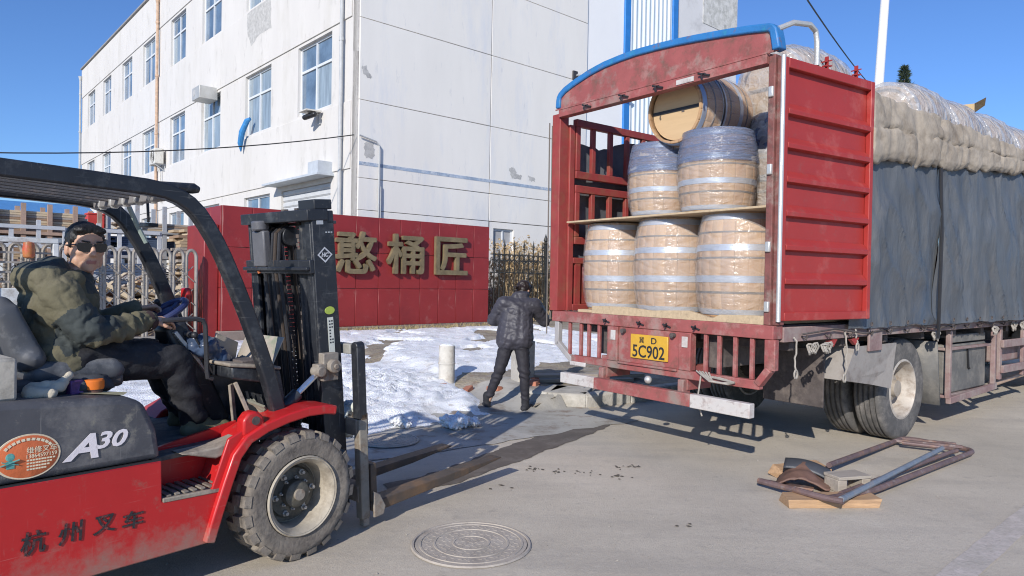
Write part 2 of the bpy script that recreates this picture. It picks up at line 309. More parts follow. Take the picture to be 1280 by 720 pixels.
# ---------------------------------------------------------------- snow
snow_m = mat('old_snow', (.84, .85, .865), .6, var=.06, vs=6, bump=.8, bs=55, bdist=.02, dirt=[((.58, .55, .50), .20, 1.8), ((.42, .38, .33), .14, 9)])
b = snow_m.node_tree.nodes['Principled BSDF']; b.inputs['Subsurface Weight'].default_value = .15; b.inputs['Subsurface Radius'].default_value = (.03, .04, .06)
def snow_edge(xp):
    if xp < -.15: return 2.95+.22*(xp+1.9)+.25*MN.noise((xp*2.2, 0, 0))+.10*MN.noise((xp*7, 3, 0))
    return 3.45+1.6*sm(-.15, .75, xp)
def snow_cover(x, y):
    q = V((x, y, 0))-TC; xp, yp = q.dot(LT), q.dot(NT)
    m = min(1., (yp-snow_edge(xp))/.55); f = fbm((x*1.1, y*1.1, 2), 5); f2 = fbm((x*5, y*5, 4), 5)
    m -= .9*sm(.8, .3, math.hypot(xp-.75, (yp-4.5)*.9))                                      # trodden mud by the pipe and post
    m -= 1.5*sm(10.35, 11.0, yp-.0)*sm(-9, -1, xp)*1.0                                       # grass along the wall foot
    m -= 1.2*sm(.12, .40, f+.20*f2)*sm(5.6, 7.0, yp)                                            # bare patches
    m -= .9*sm(1.2, 2.4, xp)*sm(7, 4.5, yp)
    m -= 1.2*sm(-3.2, -5.2, xp)
    bank = 1.2*math.exp(-(((xp+1.3)/1.5)**2+((yp-5.2)/1.5)**2))
    h = .035*m+.018*f2+.03*f*max(0, m)+.012*max(0, m)*fbm((x*16, y*16, 6), 3)
    if m > 0: h += bank*m*(.10+.055*f2+.055*fbm((x*11, y*11, 9), 4)+.026*fbm((x*30, y*30, 5), 3))+.03*m
    return h-.012+.045*min(0, m)
vs = []; SX, SY = 200, 250
for j in range(SY+1):
    for i in range(SX+1):
        xp, yp = -6.2+12.5*i/SX, 2.7+9.3*j/SY
        p = Tw(xp, yp); vs.append((p.x, p.y, max(0, zt(p.x, p.y))+snow_cover(p.x, p.y)))
mb = MB(); mb.add(vs, [(j*(SX+1)+i, j*(SX+1)+i+1, (j+1)*(SX+1)+i+1, (j+1)*(SX+1)+i) for j in range(SY) for i in range(SX)
    if max(vs[k][2]-max(0, zt(vs[k][0], vs[k][1])) for k in (j*(SX+1)+i, j*(SX+1)+i+1, (j+1)*(SX+1)+i)) > -.02])
o = mb.build('snow_cover', snow_m, smooth=80); kind(o, 'stuff'); o['label'] = 'old trampled snow lying over the verge and driveway'; o['category'] = 'snow'
random.seed(3)
def lump(c, r, label):
    q = MB()
    for k in range(9):
        a = random.uniform(0, 2*PI); d = r*random.uniform(.1, .75)
        q.ell((d*math.cos(a), d*math.sin(a)*.7, r*random.uniform(.12, .35)), (r*random.uniform(.3, .5), r*random.uniform(.25, .42), r*random.uniform(.16, .28)), n=8)
    q.ell((-.02, .03, r*.45), (r*.28, r*.25, r*.26), n=8)
    o = blob(q, 'snow_lump', snow_m, None, .009, 1, lambda p: .035*fbm(p*13, 3)+.022*fbm(p*40, 3)); o.location = c; tag(o, label, 'snow lump', 'loose snow lumps')
lump((-.50, 7.0, .02), .20, 'biggest loose lump of clean snow, at the tip of the snow bank')
lump((-1.08, 6.95, .03), .15, 'smaller loose snow lump beside the round manhole cover by the snow')
# ---------------------------------------------------------------- manhole covers
iron_m = mat('worn_cast_iron', (.37, .325, .275), .75, .0, var=.2, vs=9, bump=.25, bs=80, dirt=[((.47, .42, .355), .45, 6), ((.26, .23, .19), .2, 3)])
def manhole(loc, r, label, worn):
    t = thing('manhole_cover', label, 'manhole cover', loc, .4)
    q = MB(); q.lathe([(r*.955, .003), (r*.965, .010), (r, .010), (r*1.02, .002)], 48, cap=False); q.build('rim', iron_m, t)
    q = MB(); q.lathe([(.0001, .0065), (r*.94, .0065), (r*.945, .002)], 48, cap=False)
    for rr in (.30, .62, .86): q.lathe([(r*(rr-.02), .0062), (r*(rr-.016), .0105), (r*(rr+.016), .0105), (r*(rr+.02), .0062)], 48, cap=False)
    q.build('lid', iron_m, t)
    q = MB(); n_ = 0
    for i in range(-9, 10):
        for j in range(-9, 10):
            x, y = i*r*.1, j*r*.1
            d = math.hypot(x, y)
            if d < r*.9 and all(abs(d/r-k) > .05 for k in (.3, .62, .86)):
                a = PI/4 if (i+j) % 2 else -PI/4; T = Matrix.Translation((x, y, 0)) @ Matrix.Rotation(a, 4, 'Z'); q.bx(-r*.036, r*.036, -r*.014, r*.014, .006, .0078, T=T)
    kind(q.build('raised_studs', iron_m, t), 'stuff')
manhole((-.205, 3.92, .002), .335, 'round cast iron manhole cover in the road in front of the forks', 1)
manhole((-1.1, 6.33, .014), .27, 'round manhole cover partly shaded beside the snow bank', 0)
# litter specks on the road
random.seed(5); q = MB()
for (x0, y0, n_) in ((.20, 5.50, 9), (.36, 5.44, 7), (.60, 5.40, 8), (.95, 5.62, 12), (.88, 5.3, 8), (-.1, 5.0, 3), (1.1, 4.3, 3)):
    for k in range(n_):
        x, y, s = x0+random.gauss(0, .05), y0+random.gauss(0, .03), random.uniform(.006, .016); a = random.uniform(0, PI)
        q.add([(x+s*math.cos(a+t*PI/2)*(1.6 if t % 2 else 1), y+s*math.sin(a+t*PI/2), .003+.004*(t == 1)) for t in range(4)]+[(x, y, .010)], [(0, 1, 4), (1, 2, 4), (2, 3, 4), (3, 0, 4)])
kind(q.build('leaf_litter', mat('dark_litter', (.07, .06, .05), .9), smooth=0), 'stuff')
random.seed(55); q = MB()
for k in range(900):
    xp, yp = random.uniform(-4, 9), random.choice((random.gauss(3.0, .5), random.uniform(-3.5, 3.2))); p = Tw(xp, yp)
    if yp > 3.3 or p.y < 2.6: continue
    s = random.uniform(.003, .010); a = random.uniform(0, PI)
    P_ = [(p.x+s*math.cos(a+t*PI*2/5)*random.uniform(.7, 1.2), p.y+s*math.sin(a+t*PI*2/5)*random.uniform(.7, 1.2), .001) for t in range(5)]
    q.add(P_+[(p.x, p.y, s*.8)], [(t, (t+1) % 5, 5) for t in range(5)])
kind(q.build('road_grit', mat('grit', (.30, .27, .23), .95, var=.5, vs=40), smooth=0), 'stuff')
# ================================================================= main factory building (origin at its street corner)
BO = V((-4.06, 18.04, 0)); RZ = AB
bld = thing('factory_building', 'long white three storey factory with rows of tall windows', 'building', BO, RZ)
bld_w = [(1.48, 3.62), (5.58, 7.75), (10.17, 12.30), (14.35, 16.40), (18.86, 20.10), (22.96, 25.0), (27.47, 29.45), (31.57, 33.6)]
bld_w[4] = (18.86, 20.9)
rows = [(6.215, 8.24), (10.45, 12.45)]; H_, LEN, WID = 14.37, 35.4, 8.66
holes = [(a, b, z0, z1) for z0, z1 in rows for a, b in bld_w]+[(a, b, 2.3, z1) for (a, b), z1 in zip(bld_w[1:], [4.12]*7)]+[(1.45, 4.7, .2, 4.1)]
def holed_wall(q, L, z0, z1, holes, f, depth, m=0):
    us = sorted({0, L, *[h[0] for h in holes], *[h[1] for h in holes]}); zs = sorted({z0, z1, *[h[2] for h in holes], *[h[3] for h in holes]})
    for a, b in zip(us, us[1:]):
        for c, d in zip(zs, zs[1:]):
            if any(h[0] <= (a+b)/2 <= h[1] and h[2] <= (c+d)/2 <= h[3] for h in holes): continue
            q.add([f(a, 0, c), f(b, 0, c), f(b, 0, d), f(a, 0, d)], [(0, 1, 2, 3)], m)
    for a, b, c, d in holes:
        for p in ([(a, c), (a, d)], [(a, d), (b, d)], [(b, d), (b, c)], [(b, c), (a, c)]):
            (u0, w0), (u1, w1) = p; q.add([f(u0, 0, w0), f(u1, 0, w1), f(u1, depth, w1), f(u0, depth, w0)], [(0, 1, 2, 3)], m)
q = MB(); fF = lambda u, d, z: (d, u, z)
holed_wall(q, LEN, 0, H_, holes, fF, .22); q.build('front_wall', white_wall, bld, smooth=0)
q = MB(); q.bx(.3, WID-.02, .06, LEN-.01, 0, H_-.4); q.build('building_core', groove_m, bld)
# proud spandrel bands between the window rows, roof coping
for z0, z1 in ((4.35, 6.13), (8.33, 10.36), (12.55, H_-.06)):
    q = MB(); q.bx(-.035, -.002, .35, LEN-.02, z0, z1); q.build('spandrel_band', white_wall, bld, bevel=.008)
q = MB(); q.bx(-.10, .35, -.08, LEN+.1, H_, H_+.10); q.bx(.35, WID+.1, -.10, .30, H_, H_+.10); q.build('roof_coping', mat('coping_grey', (.30, .29, .28), .7), bld, bevel=.02)
q = MB(); q.bx(.012, .3, .012, .06, 0, H_-.05); q.bx(0.0, .24, .002, .3, 0, H_); q.build('corner_pier', white_wall, bld)
def window(parent, cx_, cy_, z0, z1, wd, face, curtain=False):
    """face(u,d,z): u across from the window's centre, d into the wall"""
    q = MB(); h = z1-z0; fr = .065
    def B(u0, u1, a, b_, d0=.10, d1=.17):
        vs = [face(u, d, z) for z in (a, b_) for d in (d0, d1) for u in (u0, u1)]; q.add(vs, [(0, 2, 3, 1), (4, 5, 7, 6), (0, 1, 5, 4), (2, 6, 7, 3), (0, 4, 6, 2), (1, 3, 7, 5)])
    tz = z0+h*.64; s = wd/2
    B(-s, -s+fr, z0, z1); B(s-fr, s, z0, z1); B(-s+fr, s-fr, z0, z0+fr); B(-s+fr, s-fr, z1-fr, z1); B(-s+fr, s-fr, tz-.035, tz+.035, .095, .165); mu = .02*wd
    B(mu-.035, mu+.035, z0+fr, tz-.035, .095, .165); B(mu-.03, mu+.03, tz+.035, z1-fr, .095, .165)
    w_ = q.build('window', win_frame_m, parent)
    for u0, u1, a, b_ in ((-s+fr, mu-.035, z0+fr, tz-.035), (mu+.035, s-fr, z0+fr, tz-.035), (-s+fr, mu-.03, tz+.035, z1-fr), (mu+.03, s-fr, tz+.035, z1-fr)):
        q = MB(); j = random.uniform(-.006, .006); q.add([face(u0, .135+j, a), face(u1, .135, a), face(u1, .135, b_), face(u0, .135+j, b_), face(u0, .15+j, a), face(u1, .15, a), face(u1, .15, b_), face(u0, .15+j, b_)], [(0, 1, 2, 3), (7, 6, 5, 4), (0, 4, 5, 1), (3, 2, 6, 7)])
        q.build('pane', curtain_m if curtain or random.random() < .3 else glass_m, w_, smooth=0)
    return w_
for r_, (z0, z1) in enumerate(rows):
    for k, (a, b) in enumerate(bld_w):
        window(bld, 0, 0, z0, z1, b-a, lambda u, d, z, c=(a+b)/2: (d, c+u, z), curtain=(r_ == 0 and k in (1, 2)))
for k, (a, b) in enumerate(bld_w[1:]): window(bld, 0, 0, 2.3, 4.12, b-a, lambda u, d, z, c=(a+b)/2: (d, c+u, z))
# bare plaster patch under the upper window, fallen render
random.seed(11)
def patch(pts, m, d=-.038, side=False, name='bare_plaster_patch', parent=None):
    q = MB(); P = []
    for i in range(len(pts)):
        a, b_ = V(pts[i]), V(pts[(i+1) % len(pts)])
        for k in range(5): p = a.lerp(b_, k/5); P.append((p.x+random.uniform(-.03, .03), p.y+random.uniform(-.03, .03)))
    q.add([((d, u, z) if not side else (u, d, z)) for u, z in P], [tuple(range(len(P)))[::-1] if not side else tuple(range(len(P)))]); q.build(name, m, parent or bld, smooth=0)
patch([(5.6, 10.35), (7.6, 10.35), (7.55, 9.7), (7.2, 9.15), (6.4, 9.4), (5.55, 9.35)], bare_plaster)
# roller door and its awning box
q = MB()
for k in range(22): z = .25+k*.176; q.prism([(.10, z), (.06, z+.04), (.06, z+.13), (.10, z+.17)], lambda p, z_, t: (p, t, z_), 1.46, 4.69)
q.build('roller_door', mat('roller_steel', (.55, .56, .57), .5, var=.08), bld, smooth=0)
q = MB(); q.bx(-.50, .0, 1.25, 5.0, 4.24, 4.30); q.bx(-.46, 0, 1.3, 1.9, 4.301, 4.62); q.xz([(-.48, 4.301), (0, 4.301), (0, 4.44)], 1.9, 4.95); q.build('door_awning', mat('awning_grey', (.48, .52, .56), .6, var=.12), bld, smooth=0)
# side wall of large cast panels, 2 columns
zs = [.2, 1.6, 3.25, 4.08, 6.10, 8.22, 10.25, 12.35, H_-.02]
for u0, u1 in ((.02, 4.42), (4.45, WID)):
    for z0, z1 in zip(zs, zs[1:]):
        if u0 > 4 and z1 == 3.25:   # panel holding the side window
            q = MB(); holed_wall(q, u1-u0, z0+.012, z1-.012, [(.16, .98, 1.75, 3.05)], lambda u, d, z: (u0+u, d-.03, z), .15)
            q.build('wall_panel', side_panel_m, bld, smooth=0)
        else:
            q = MB(); q.bx(u0, u1, -.03, .012, z0+.008, z1-.008); q.build('wall_panel', side_panel_m, bld, bevel=.006)
window(bld, 0, 0, 1.75, 3.05, .82, lambda u, d, z: (5.02+u, d-.06, z))
q = MB(); q.bx(.03, WID-.6, -.036, -.031, 4.41, 4.50); q.build('painted_stripe', mat('faded_blue_stripe', (.31, .385, .49), .7, var=.25, vs=3, dirt=((.70, .71, .72), .3, 4)), bld)
patch([(.16, 5.0), (.42, 5.05), (.5, 4.8), (.44, 4.6), (.2, 4.62)], bare_plaster, -.0345, True)
patch([(5.2, 4.88), (5.38, 5.0), (5.52, 4.82), (5.72, 4.75), (5.7, 4.62), (5.3, 4.62)], bare_plaster, -.0345, True)
patch([(6.0, 4.8), (6.3, 4.72), (6.32, 4.62), (6.05, 4.66)], bare_plaster, -.0345, True)
patch([(.06, 6.95), (.2, 6.98), (.36, 6.75), (.3, 6.68), (.1, 6.82)], bare_plaster, -.0345, True)
# drainpipes belong to the building
for y_, m_, rr in ((18.05, rust_pipe, .06), (.72, grey_pipe, .05), (35.3, grey_pipe, .06)):
    q = MB(); q.tube([(-.12, y_, .3), (-.12, y_, H_-.7)], rr, 10)
    for z in (2.5, 5.2, 7.8, 10.4, 12.8): q.tube([(-.12, y_, z-.05), (-.12, y_, z+.05)], rr*1.3, 10)
    if y_ > 1: q.tube([(-.12, y_, H_-.75), (-.12, y_, H_-.45)], [rr, rr*2], 10)
    q.build('drainpipe', m_, bld)
q = MB(); q.tube([(.6, -.09, .3), (.6, -.09, 4.95), (.5, -.09, 5.06), (0, -.10, 5.16)], .022, 8); q.tube([(.66, -.07, .3), (.66, -.07, 3.9)], .03, 8); q.build('cable_conduit', grey_pipe, bld)
# things fixed to the walls
def on_bld(name, label, cat, x, y, z): return thing(name, label, cat, BO+LB*x+NB*y+V((0, 0, z)), RZ)
ac_m = mat('aged_white_enamel', (.66, .64, .58), .5, var=.1, dirt=((.42, .36, .28), .25, 6))
t = on_bld('air_conditioner', 'boxy white air conditioner unit on the facade below the upper windows', 'air conditioner', 0, 17.3, 6.25)
q = MB(); q.bx(-.48, -.12, -.45, .45, .05, .72); q.build('casing', ac_m, t, bevel=.02)
q = MB(); T = Matrix.Translation((-.485, -.1, .38)) @ Matrix.Rotation(PI/2, 4, 'Y')
for r_ in (.08, .15, .22, .28): q.lathe([(r_-.006, -.01), (r_+.006, .012)], 24, T, cap=False)
q.build('fan_grille', mat('dark_grille', (.08, .08, .08), .6), t)
q = MB(); q.beam((-.5, -.35, .03), (0, -.35, .03), .04, .04); q.beam((-.5, .35, .03), (0, .35, .03), .04, .04); q.beam((-.05, -.35, .03), (-.05, -.35, -.25), .04, .04); q.beam((-.45, -.35, .02), (-.03, -.35, -.24), .03, .03); q.build('bracket', grey_pipe, t)
q = MB(); q.tube([(-.2, .0, .05), (-.15, .0, -.4), (-.1, .0, -1.6)], .035, 8); q.build('drain_hose', ac_m, t)
t = on_bld('exhaust_duct', 'grey box duct sticking out above a curtained window', 'exhaust duct', 0, 10.9, 7.95)
q = MB(); q.bx(-.65, 0.0, -.42, .42, 0, .46); q.build('duct_box', mat('galvanised_duct', (.50, .50, .48), .5, .3, var=.12), t, bevel=.015)
q = MB(); q.lathe([(.13, -.66), (.13, -.655)], 20, Matrix.Translation((0, .2, .26)) @ Matrix.Rotation(-PI/2, 4, 'Y') @ Matrix.Translation((0, 0, 1.31)), cap=True); q.build('duct_mouth', groove_m, t)
t = on_bld('security_camera', 'small white security camera under the corner window', 'security camera', 0, 2.05, 5.75)
q = MB(); q.bx(-.09, -.03, -.06, .06, 0, .32); q.beam((-.05, 0, .25), (-.42, 0, .30), .04, .04); q.build('bracket', grey_pipe, t)
q = MB(); q.cap((-.42, .16, .16), (-.30, -.16, .22), .075, .075); q.build('camera_body', mat('black_plastic', (.02, .02, .022), .4), t)
q = MB(); q.xz([(-.55, .30), (-.1, .30), (-.1, .35), (-.55, .33)], -.2, .3); q.build('sun_shield', ac_m, t)
q = MB(); q.tube([(-.08, 7.08, 6.72), (-.14, 7.2, 6.66), (-.22, 7.42, 6.3), (-.20, 7.62, 5.95), (-.14, 7.72, 5.7)], [.05, .09, .10, .09, .02], 10)
o = q.build('blue_cloth', mat('blue_cloth', (.04, .22, .50), .8, var=.25, vs=9, bump=.5, bs=18)); o.location = BO; o.rotation_euler = (0, 0, RZ); tag(o, 'bright blue cloth hanging down the facade from a window ledge', 'cloth')
t = on_bld('wall_lamp', 'thin grey lamp arm on the right end of the blank side wall', 'lamp', 8.05, -.05, 8.2)
q = MB(); q.bx(-.12, .08, -.05, .015, .02, .30); q.build('lamp_base', mat('dark_iron', (.04, .04, .045), .6), t)
q = MB(); q.tube([(0, -.08, .16), (.8, -.3, .26), (1.5, -.5, .38)], .035, 8); q.tube([(0, -.06, -.1), (.35, -.15, .18)], .018, 6); q.build('lamp_arm', grey_pipe, t)
q = MB(); q.bx(1.4, 2.0, -.62, -.42, .34, .46); q.build('lamp_head', grey_pipe, t, bevel=.02)
# ================================================================= panel clad hall and the concrete block behind
t = thing('clad_hall', 'tall pale hall with blue edged corrugated steel sheeting', 'building', BO+NB*.02+LB*8.68, RZ)
q = MB(); q.bx(0, 1.93, 0, 9, 0, 19); q.build('plain_wall', mat('hall_white', (.86, .855, .84), .7, var=.03, vs=.5), t)
q = MB(); q.bx(1.932, 5.17, .04, 8.9, 0, 19); q.build('hall_core', groove_m, t)
pitch = .2785
sheet = MB(); sheet.xy([(0, 0), (.05, -.05), (.11, -.05), (.16, 0), (pitch-.004, 0), (pitch-.004, .03), (0, .03)], 0, 18.9); sheet_me = sheet.build('rib', corr_m, mesh_only=True, smooth=0)
for k in range(10):
    o = link('steel_sheet', sheet_me, t); o.location = (2.25+k*.256, 0.0, .05); o.scale = (.915, 1, 1)
for x_ in (1.94, 4.82):
    q = MB(); q.bx(x_, x_+.30, -.07, .038, 0, 19); q.build('blue_trim', blue_paint, t, bevel=.01)
t = thing('concrete_block_building', 'pale grey rendered block behind the truck with a rough upper band', 'building', BO+NB*.02+LB*13.87, RZ)
q = MB(); q.bx(0, 4.35, .03, 9, 0, 19.0); q.build('wall', mat('pale_grey_render', (.68, .67, .66), .85, var=.05, vs=.8, bump=.2, bs=20, dirt=((.52, .51, .50), .25, 1.2)), t)
q = MB(); q.bx(1.75, 4.33, .01, .029, 12.1, 19); q.build('rough_render', mat('stained_rough_render', (.60, .59, .55), .9, var=.2, vs=3, bump=.5, bs=18, dirt=[((.36, .36, .33), .4, 2.2), ((.70, .69, .67), .3, 5)]), t)
q = MB(); q.bx(-.0, 4.42, -.05, 9.05, 19.0, 19.2); q.build('coping', concrete_m, t)
# ================================================================= red sign wall
t = thing('sign_wall', 'red tiled factory sign wall with three raised gold characters', 'sign wall', (-.59, 17.5, 0), RZ)
tile_m = mat('red_glazed_tile', (.26, .026, .026), .42, var=.10, vs=1.6, bump=.06, bs=20, dirt=[((.32, .10, .09), .10, 3), ((.20, .022, .024), .2, 1.1)])
q = MB(); q.bx(-6.55, -.01, .014, 1.15, .30, 2.815); q.build('wall_core', mat('red_grout', (.40, .22, .21), .9, var=.15), t)
q = MB(); q.bx(-6.62, .03, -.05, 1.2, .0, .43); q.build('plinth', mat('plinth_stone', (.25, .20, .17), .85, var=.2, vs=5, bump=.3, bs=30), t, bevel=.015)
cols = [-.012, -.507, -1.04, -1.56, -2.08, -2.62, -3.18, -3.74, -4.30, -4.86, -5.42, -5.98, -6.55]; rws = [.43, 1.25, 2.03, 2.815]
random.seed(2)
for a, b in zip(cols, cols[1:]):
    for c, d in zip(rws, rws[1:]):
        j = random.uniform(0, .004); q = MB(); q.bx(b+.005, a-.005, -.014-j, .012, c+.005, d-.005); q.build('tile', tile_m, t, bevel=.004, seg=1)
for a, b in ((.02, .58), (.59, 1.15)):
    for c, d in zip(rws, rws[1:]):
        q = MB(); q.bx(-6.575, -6.552, a, b, c+.005, d-.005); q.build('tile', tile_m, t, bevel=.004, seg=1)
gold = mat('aged_gold_metal', (.20, .155, .085), .6, .15, var=.3, vs=5, bump=.15, bs=30)
for ch, x0, x1, z0, z1 in (('憨', -4.27, -3.27, 1.56, 2.49), ('桶', -3.02, -2.03, 1.58, 2.49), ('匠', -1.72, -.76, 1.58, 2.49)):
    q = MB(); S_ = .014
    for k_, (ax_, az_) in enumerate(((0, 0), (1, 1), (-1, -1), (1, -1), (-1, 1), (1.3, 0), (-1.3, 0), (0, 1.3), (0, -1.3))): q.text(ch, z1-z0-.05, ((x0+x1)/2+ax_*S_, -.03-.0025*k_, (z0+z1)/2+az_*S_), (1, 0, 0), (0, 0, 1), .085, .0, width=x1-x0-.05)
    q.build('sign_character', gold, t, smooth=0)
# lower step at the wall's left end with a niche
q = MB(); q.bx(-6.85, -6.58, .1, 1.1, .3, 2.45); q.build('end_pier', tile_m, t, bevel=.02)
# ================================================================= ornamental iron fence right of the sign, with a dead hedge
iron_blk = mat('black_wrought_iron', (.03, .032, .03), .55, .2, var=.3, vs=20, dirt=((.12, .09, .06), .25, 12))
GL = .36
t = thing('iron_fence', 'black spear topped wrought iron fence between the red sign and the truck', 'fence', V((-.55, 17.55, GL)), RZ)
def spear(q, x, h, big=1):
    q.bx(x-.011, x+.011, -.011, .011, 0, h); T = Matrix.Translation((x, 0, h))
    q.lathe([(.012, 0), (.04*big, .02), (.012, .05), (.036*big, .09), (.02*big, .14), (.001, .27*big)], 8, T)
pk = MB(); spear(pk, 0, 1.92); pk_me = pk.build('p', iron_blk, mesh_only=True)
pk2 = MB(); spear(pk2, 0, 1.72, .7); pk2_me = pk2.build('p2', iron_blk, mesh_only=True)
for k in range(36):
    o = link('picket', pk_me if k % 2 == 0 else pk2_me, t); o.location = (.12+k*.17, 0, 0)
for x_ in (1.93, 5.6):
    q = MB(); q.bx(x_-.035, x_+.035, -.035, .035, 0, 2.12); q.lathe([(.05, 2.1), (.075, 2.13), (.03, 2.17), (.06, 2.21), (.05, 2.25), (.001, 2.4)], 10, Matrix.Translation((x_, 0, 0))); q.build('post', iron_blk, t)
for z in (.15, 1.32, 1.63, 1.78):
    q = MB(); q.bx(.0, 6.3, -.013, .013, z-.014, z+.014); q.build('rail', iron_blk, t)
ring = MB(); ring.tube([(.07*math.cos(a), 0, .07*math.sin(a)) for a in [2*PI*i/12 for i in range(12)]], .009, 5, closed=True); ring_me = ring.build('r', iron_blk, mesh_only=True)
arch = MB(); arch.tube([(.085*math.cos(a), 0, .13*math.sin(a)) for a in [PI*i/8 for i in range(9)]], .009, 5); arch.tube([(-.05, 0, -.05), (-.02, 0, -.16), (.03, 0, -.14), (.04, 0, -.07), (.0, 0, -.05)], .007, 5); arch_me = arch.build('a', iron_blk, mesh_only=True)
for k in range(36):
    o = link('scroll_ring', ring_me, t); o.location = (.12+(k+.5)*.17, 0, 1.705)
    o = link('arch_scroll', arch_me, t); o.location = (.12+(k+.5)*.17, 0, 1.48)
random.seed(21)
def twigs(name, n, fx, fy, h0, h1, m, loc, rz, label, cat, leaf=True, r=.012):
    q = MB()
    for i in range(n):
        x, y = fx(), fy(); h = random.uniform(h0, h1); p = V((x, y, 0)); P = [p.copy()]
        for s_ in range(4):
            p = p+V((random.gauss(0, .07), random.gauss(0, .07), h/4)); P.append(p.copy())
        q.tube(P, [r, r*.9, r*.7, r*.5, r*.25], 4)
        for b_ in range(4):
            a = P[random.randint(1, 4)]; d = V((random.gauss(0, .22), random.gauss(0, .22), random.uniform(.05, .35)))
            q.tube([a, a+d*.5, a+d+V((0, 0, .05))], [r*.45, r*.35, r*.15], 3)
            if leaf:
                for g in range(3):
                    c = a+d*random.uniform(.3, 1.1); e1 = V((random.gauss(0, 1), random.gauss(0, 1), random.gauss(0, 1))).normalized()*random.uniform(.03, .07); e2 = e1.cross(V((random.gauss(0, 1), random.gauss(0, 1), 1))).normalized()*.03
                    q.add([c-e1, c-e2, c+e1, c+e2], [(0, 1, 2, 3)])
    o = q.build(name, m, None, smooth=0); o.location = loc; o.rotation_euler = (0, 0, rz); tag(o, label, cat); return o
straw = mat('dry_hedge_straw', (.48, .36, .21), .9, var=.35, vs=3)
for k, (x0, x1, lab) in enumerate(((.9, 2.0, 'dry straw coloured hedge behind the iron fence, above the woman'), (2.2, 3.6, 'dry straw coloured hedge behind the iron fence, hidden side behind the truck'))):
    twigs('dry_hedge', 190, lambda: random.uniform(x0, x1), lambda: random.uniform(.35, 1.2), 1.3, 2.0, straw, V((-.55, 17.55, GL)), RZ, lab, 'hedge')
twigs('bare_shrub', 26, lambda: random.uniform(.1, .75), lambda: random.uniform(.3, .8), .6, 1.2, mat('brown_twigs', (.16, .10, .07), .9, var=.3), V((-.55, 17.55, GL)), RZ, 'low bare brown shrub just right of the red sign wall', 'shrub', leaf=False)
# dead grass at the foot of the sign wall
q = MB()
for i in range(1500):
    x, y = random.uniform(-4.4, .4), -random.uniform(.05, .75)**1.0*random.random(); h = random.uniform(.03, .12); a = random.uniform(0, PI)
    p = V((x, y, 0)); d = V((math.cos(a)*.01, math.sin(a)*.01, 0)); q.add([p-d, p+d, p+V((random.gauss(0, .05), random.gauss(0, .05), h))], [(0, 1, 2)])
o = q.build('dead_grass', mat('dead_grass', (.36, .29, .15), .95, var=.3, vs=2), None, smooth=0); o.location = (-.59, 17.5, .345); o.rotation_euler = (0, 0, RZ); kind(o, 'stuff')
# ================================================================= retractable gate left of the sign
steel = mat('brushed_stainless', (.34, .31, .27), .55, .35, var=.18, vs=5, dirt=((.27, .22, .17), .3, 7))
G0 = V((-.59, 17.5, 0))-LB*6.9
t = thing('retractable_gate', 'folding stainless steel gate of tall arched tubes behind the forklift driver', 'gate', G0+V((0, 0, .34)), RZ+PI)
ar = MB()
P = [(-.085, 0, 0), (-.085, 0, 1.42)]+[(-.085*math.cos(a), 0, 1.42+.085*math.sin(a)*1.6) for a in [PI*i/8 for i in range(1, 8)]]+[(.085, 0, 1.42), (.085, 0, 0)]
ar.tube(P, .031, 8); ar_me = ar.build('a', steel, mesh_only=True)
rod = MB(); rod.tube([(0, 0, .1), (0, 0, 1.38)], .013, 6)
for k in range(11): rod.lathe([(.013, 0), (.022, .02), (.013, .04)], 6, Matrix.Translation((0, 0, .85+k*.045)), cap=False)
rod_me = rod.build('r', steel, mesh_only=True)
lat = MB()
for z in (.25, .7, 1.12): lat.beam((-.15, .03, z-.14), (.15, .03, z+.14), .012, .035, (0, 1, 0)); lat.beam((-.15, -.03, z+.14), (.15, -.03, z-.14), .012, .035, (0, 1, 0)); lat.tube([(0, -.05, z), (0, .05, z)], .022, 8)
for z in (.48, .9): lat.tube([(.06*math.cos(a), .0, z+.09*math.sin(a)) for a in [2*PI*i/10 for i in range(10)]], .010, 5, closed=True)
lat_me = lat.build('l', steel, mesh_only=True)
for k in range(21):
    for row in (0, 1):
        if row == 0:
            o = link('arch_tube', ar_me, t); o.location = (.2+k*.22, 0, .04)
        else:
            for d_ in (.34, .66): o = link('inner_rod', rod_me, t); o.location = (.2+(k+d_)*.22, .02*(d_ > .5), .04)
    o = link('lattice', lat_me, t); o.location = (.2+(k+.5)*.22, 0, .04)
q = MB(); q.bx(0, 4.9, -.06, .06, 0, .045); q.build('ground_track', steel, t)
gh = thing('gate_drive_head', 'pale boxed gate drive unit with louvres behind the driver seat', 'gate motor', G0-LB*2.68-NB*.42+V((0, 0, .34)), RZ)
q = MB(); q.bx(-.5, .34, -.1, .1, 0, .06); q.bx(-.5, -.42, -.1, .1, .06, 1.6); q.bx(.26, .34, -.1, .1, .06, 1.6); q.bx(-.5, .34, -.1, .1, 1.6, 1.68); q.bx(-.42, .26, -.08, .08, .06, .9); q.build('frame', mat('pale_grey_enamel', (.52, .53, .52), .5, var=.12, dirt=((.3, .27, .23), .3, 5)), gh, bevel=.01)
for k in range(4): q = MB(); q.bx(-.42, .26, -.05, .05, .98+k*.15, 1.01+k*.15); q.build('louvre', steel, gh)
q = MB(); q.lathe([(.02, 0), (.02, .42)], 8, Matrix.Translation((-.06, -.16, .95))); q.build('lamp_stem', steel, gh)
q = MB(); q.lathe([(.05, 0), (.075, .02), (.085, .12), (.07, .24), (.001, .26)], 14, Matrix.Translation((-.06, -.16, 1.36))); q.build('warning_lamp', mat('amber_plastic', (.42, .16, .05), .35, var=.25, vs=8, dirt=((.55, .07, .04), .4, 9)), gh)
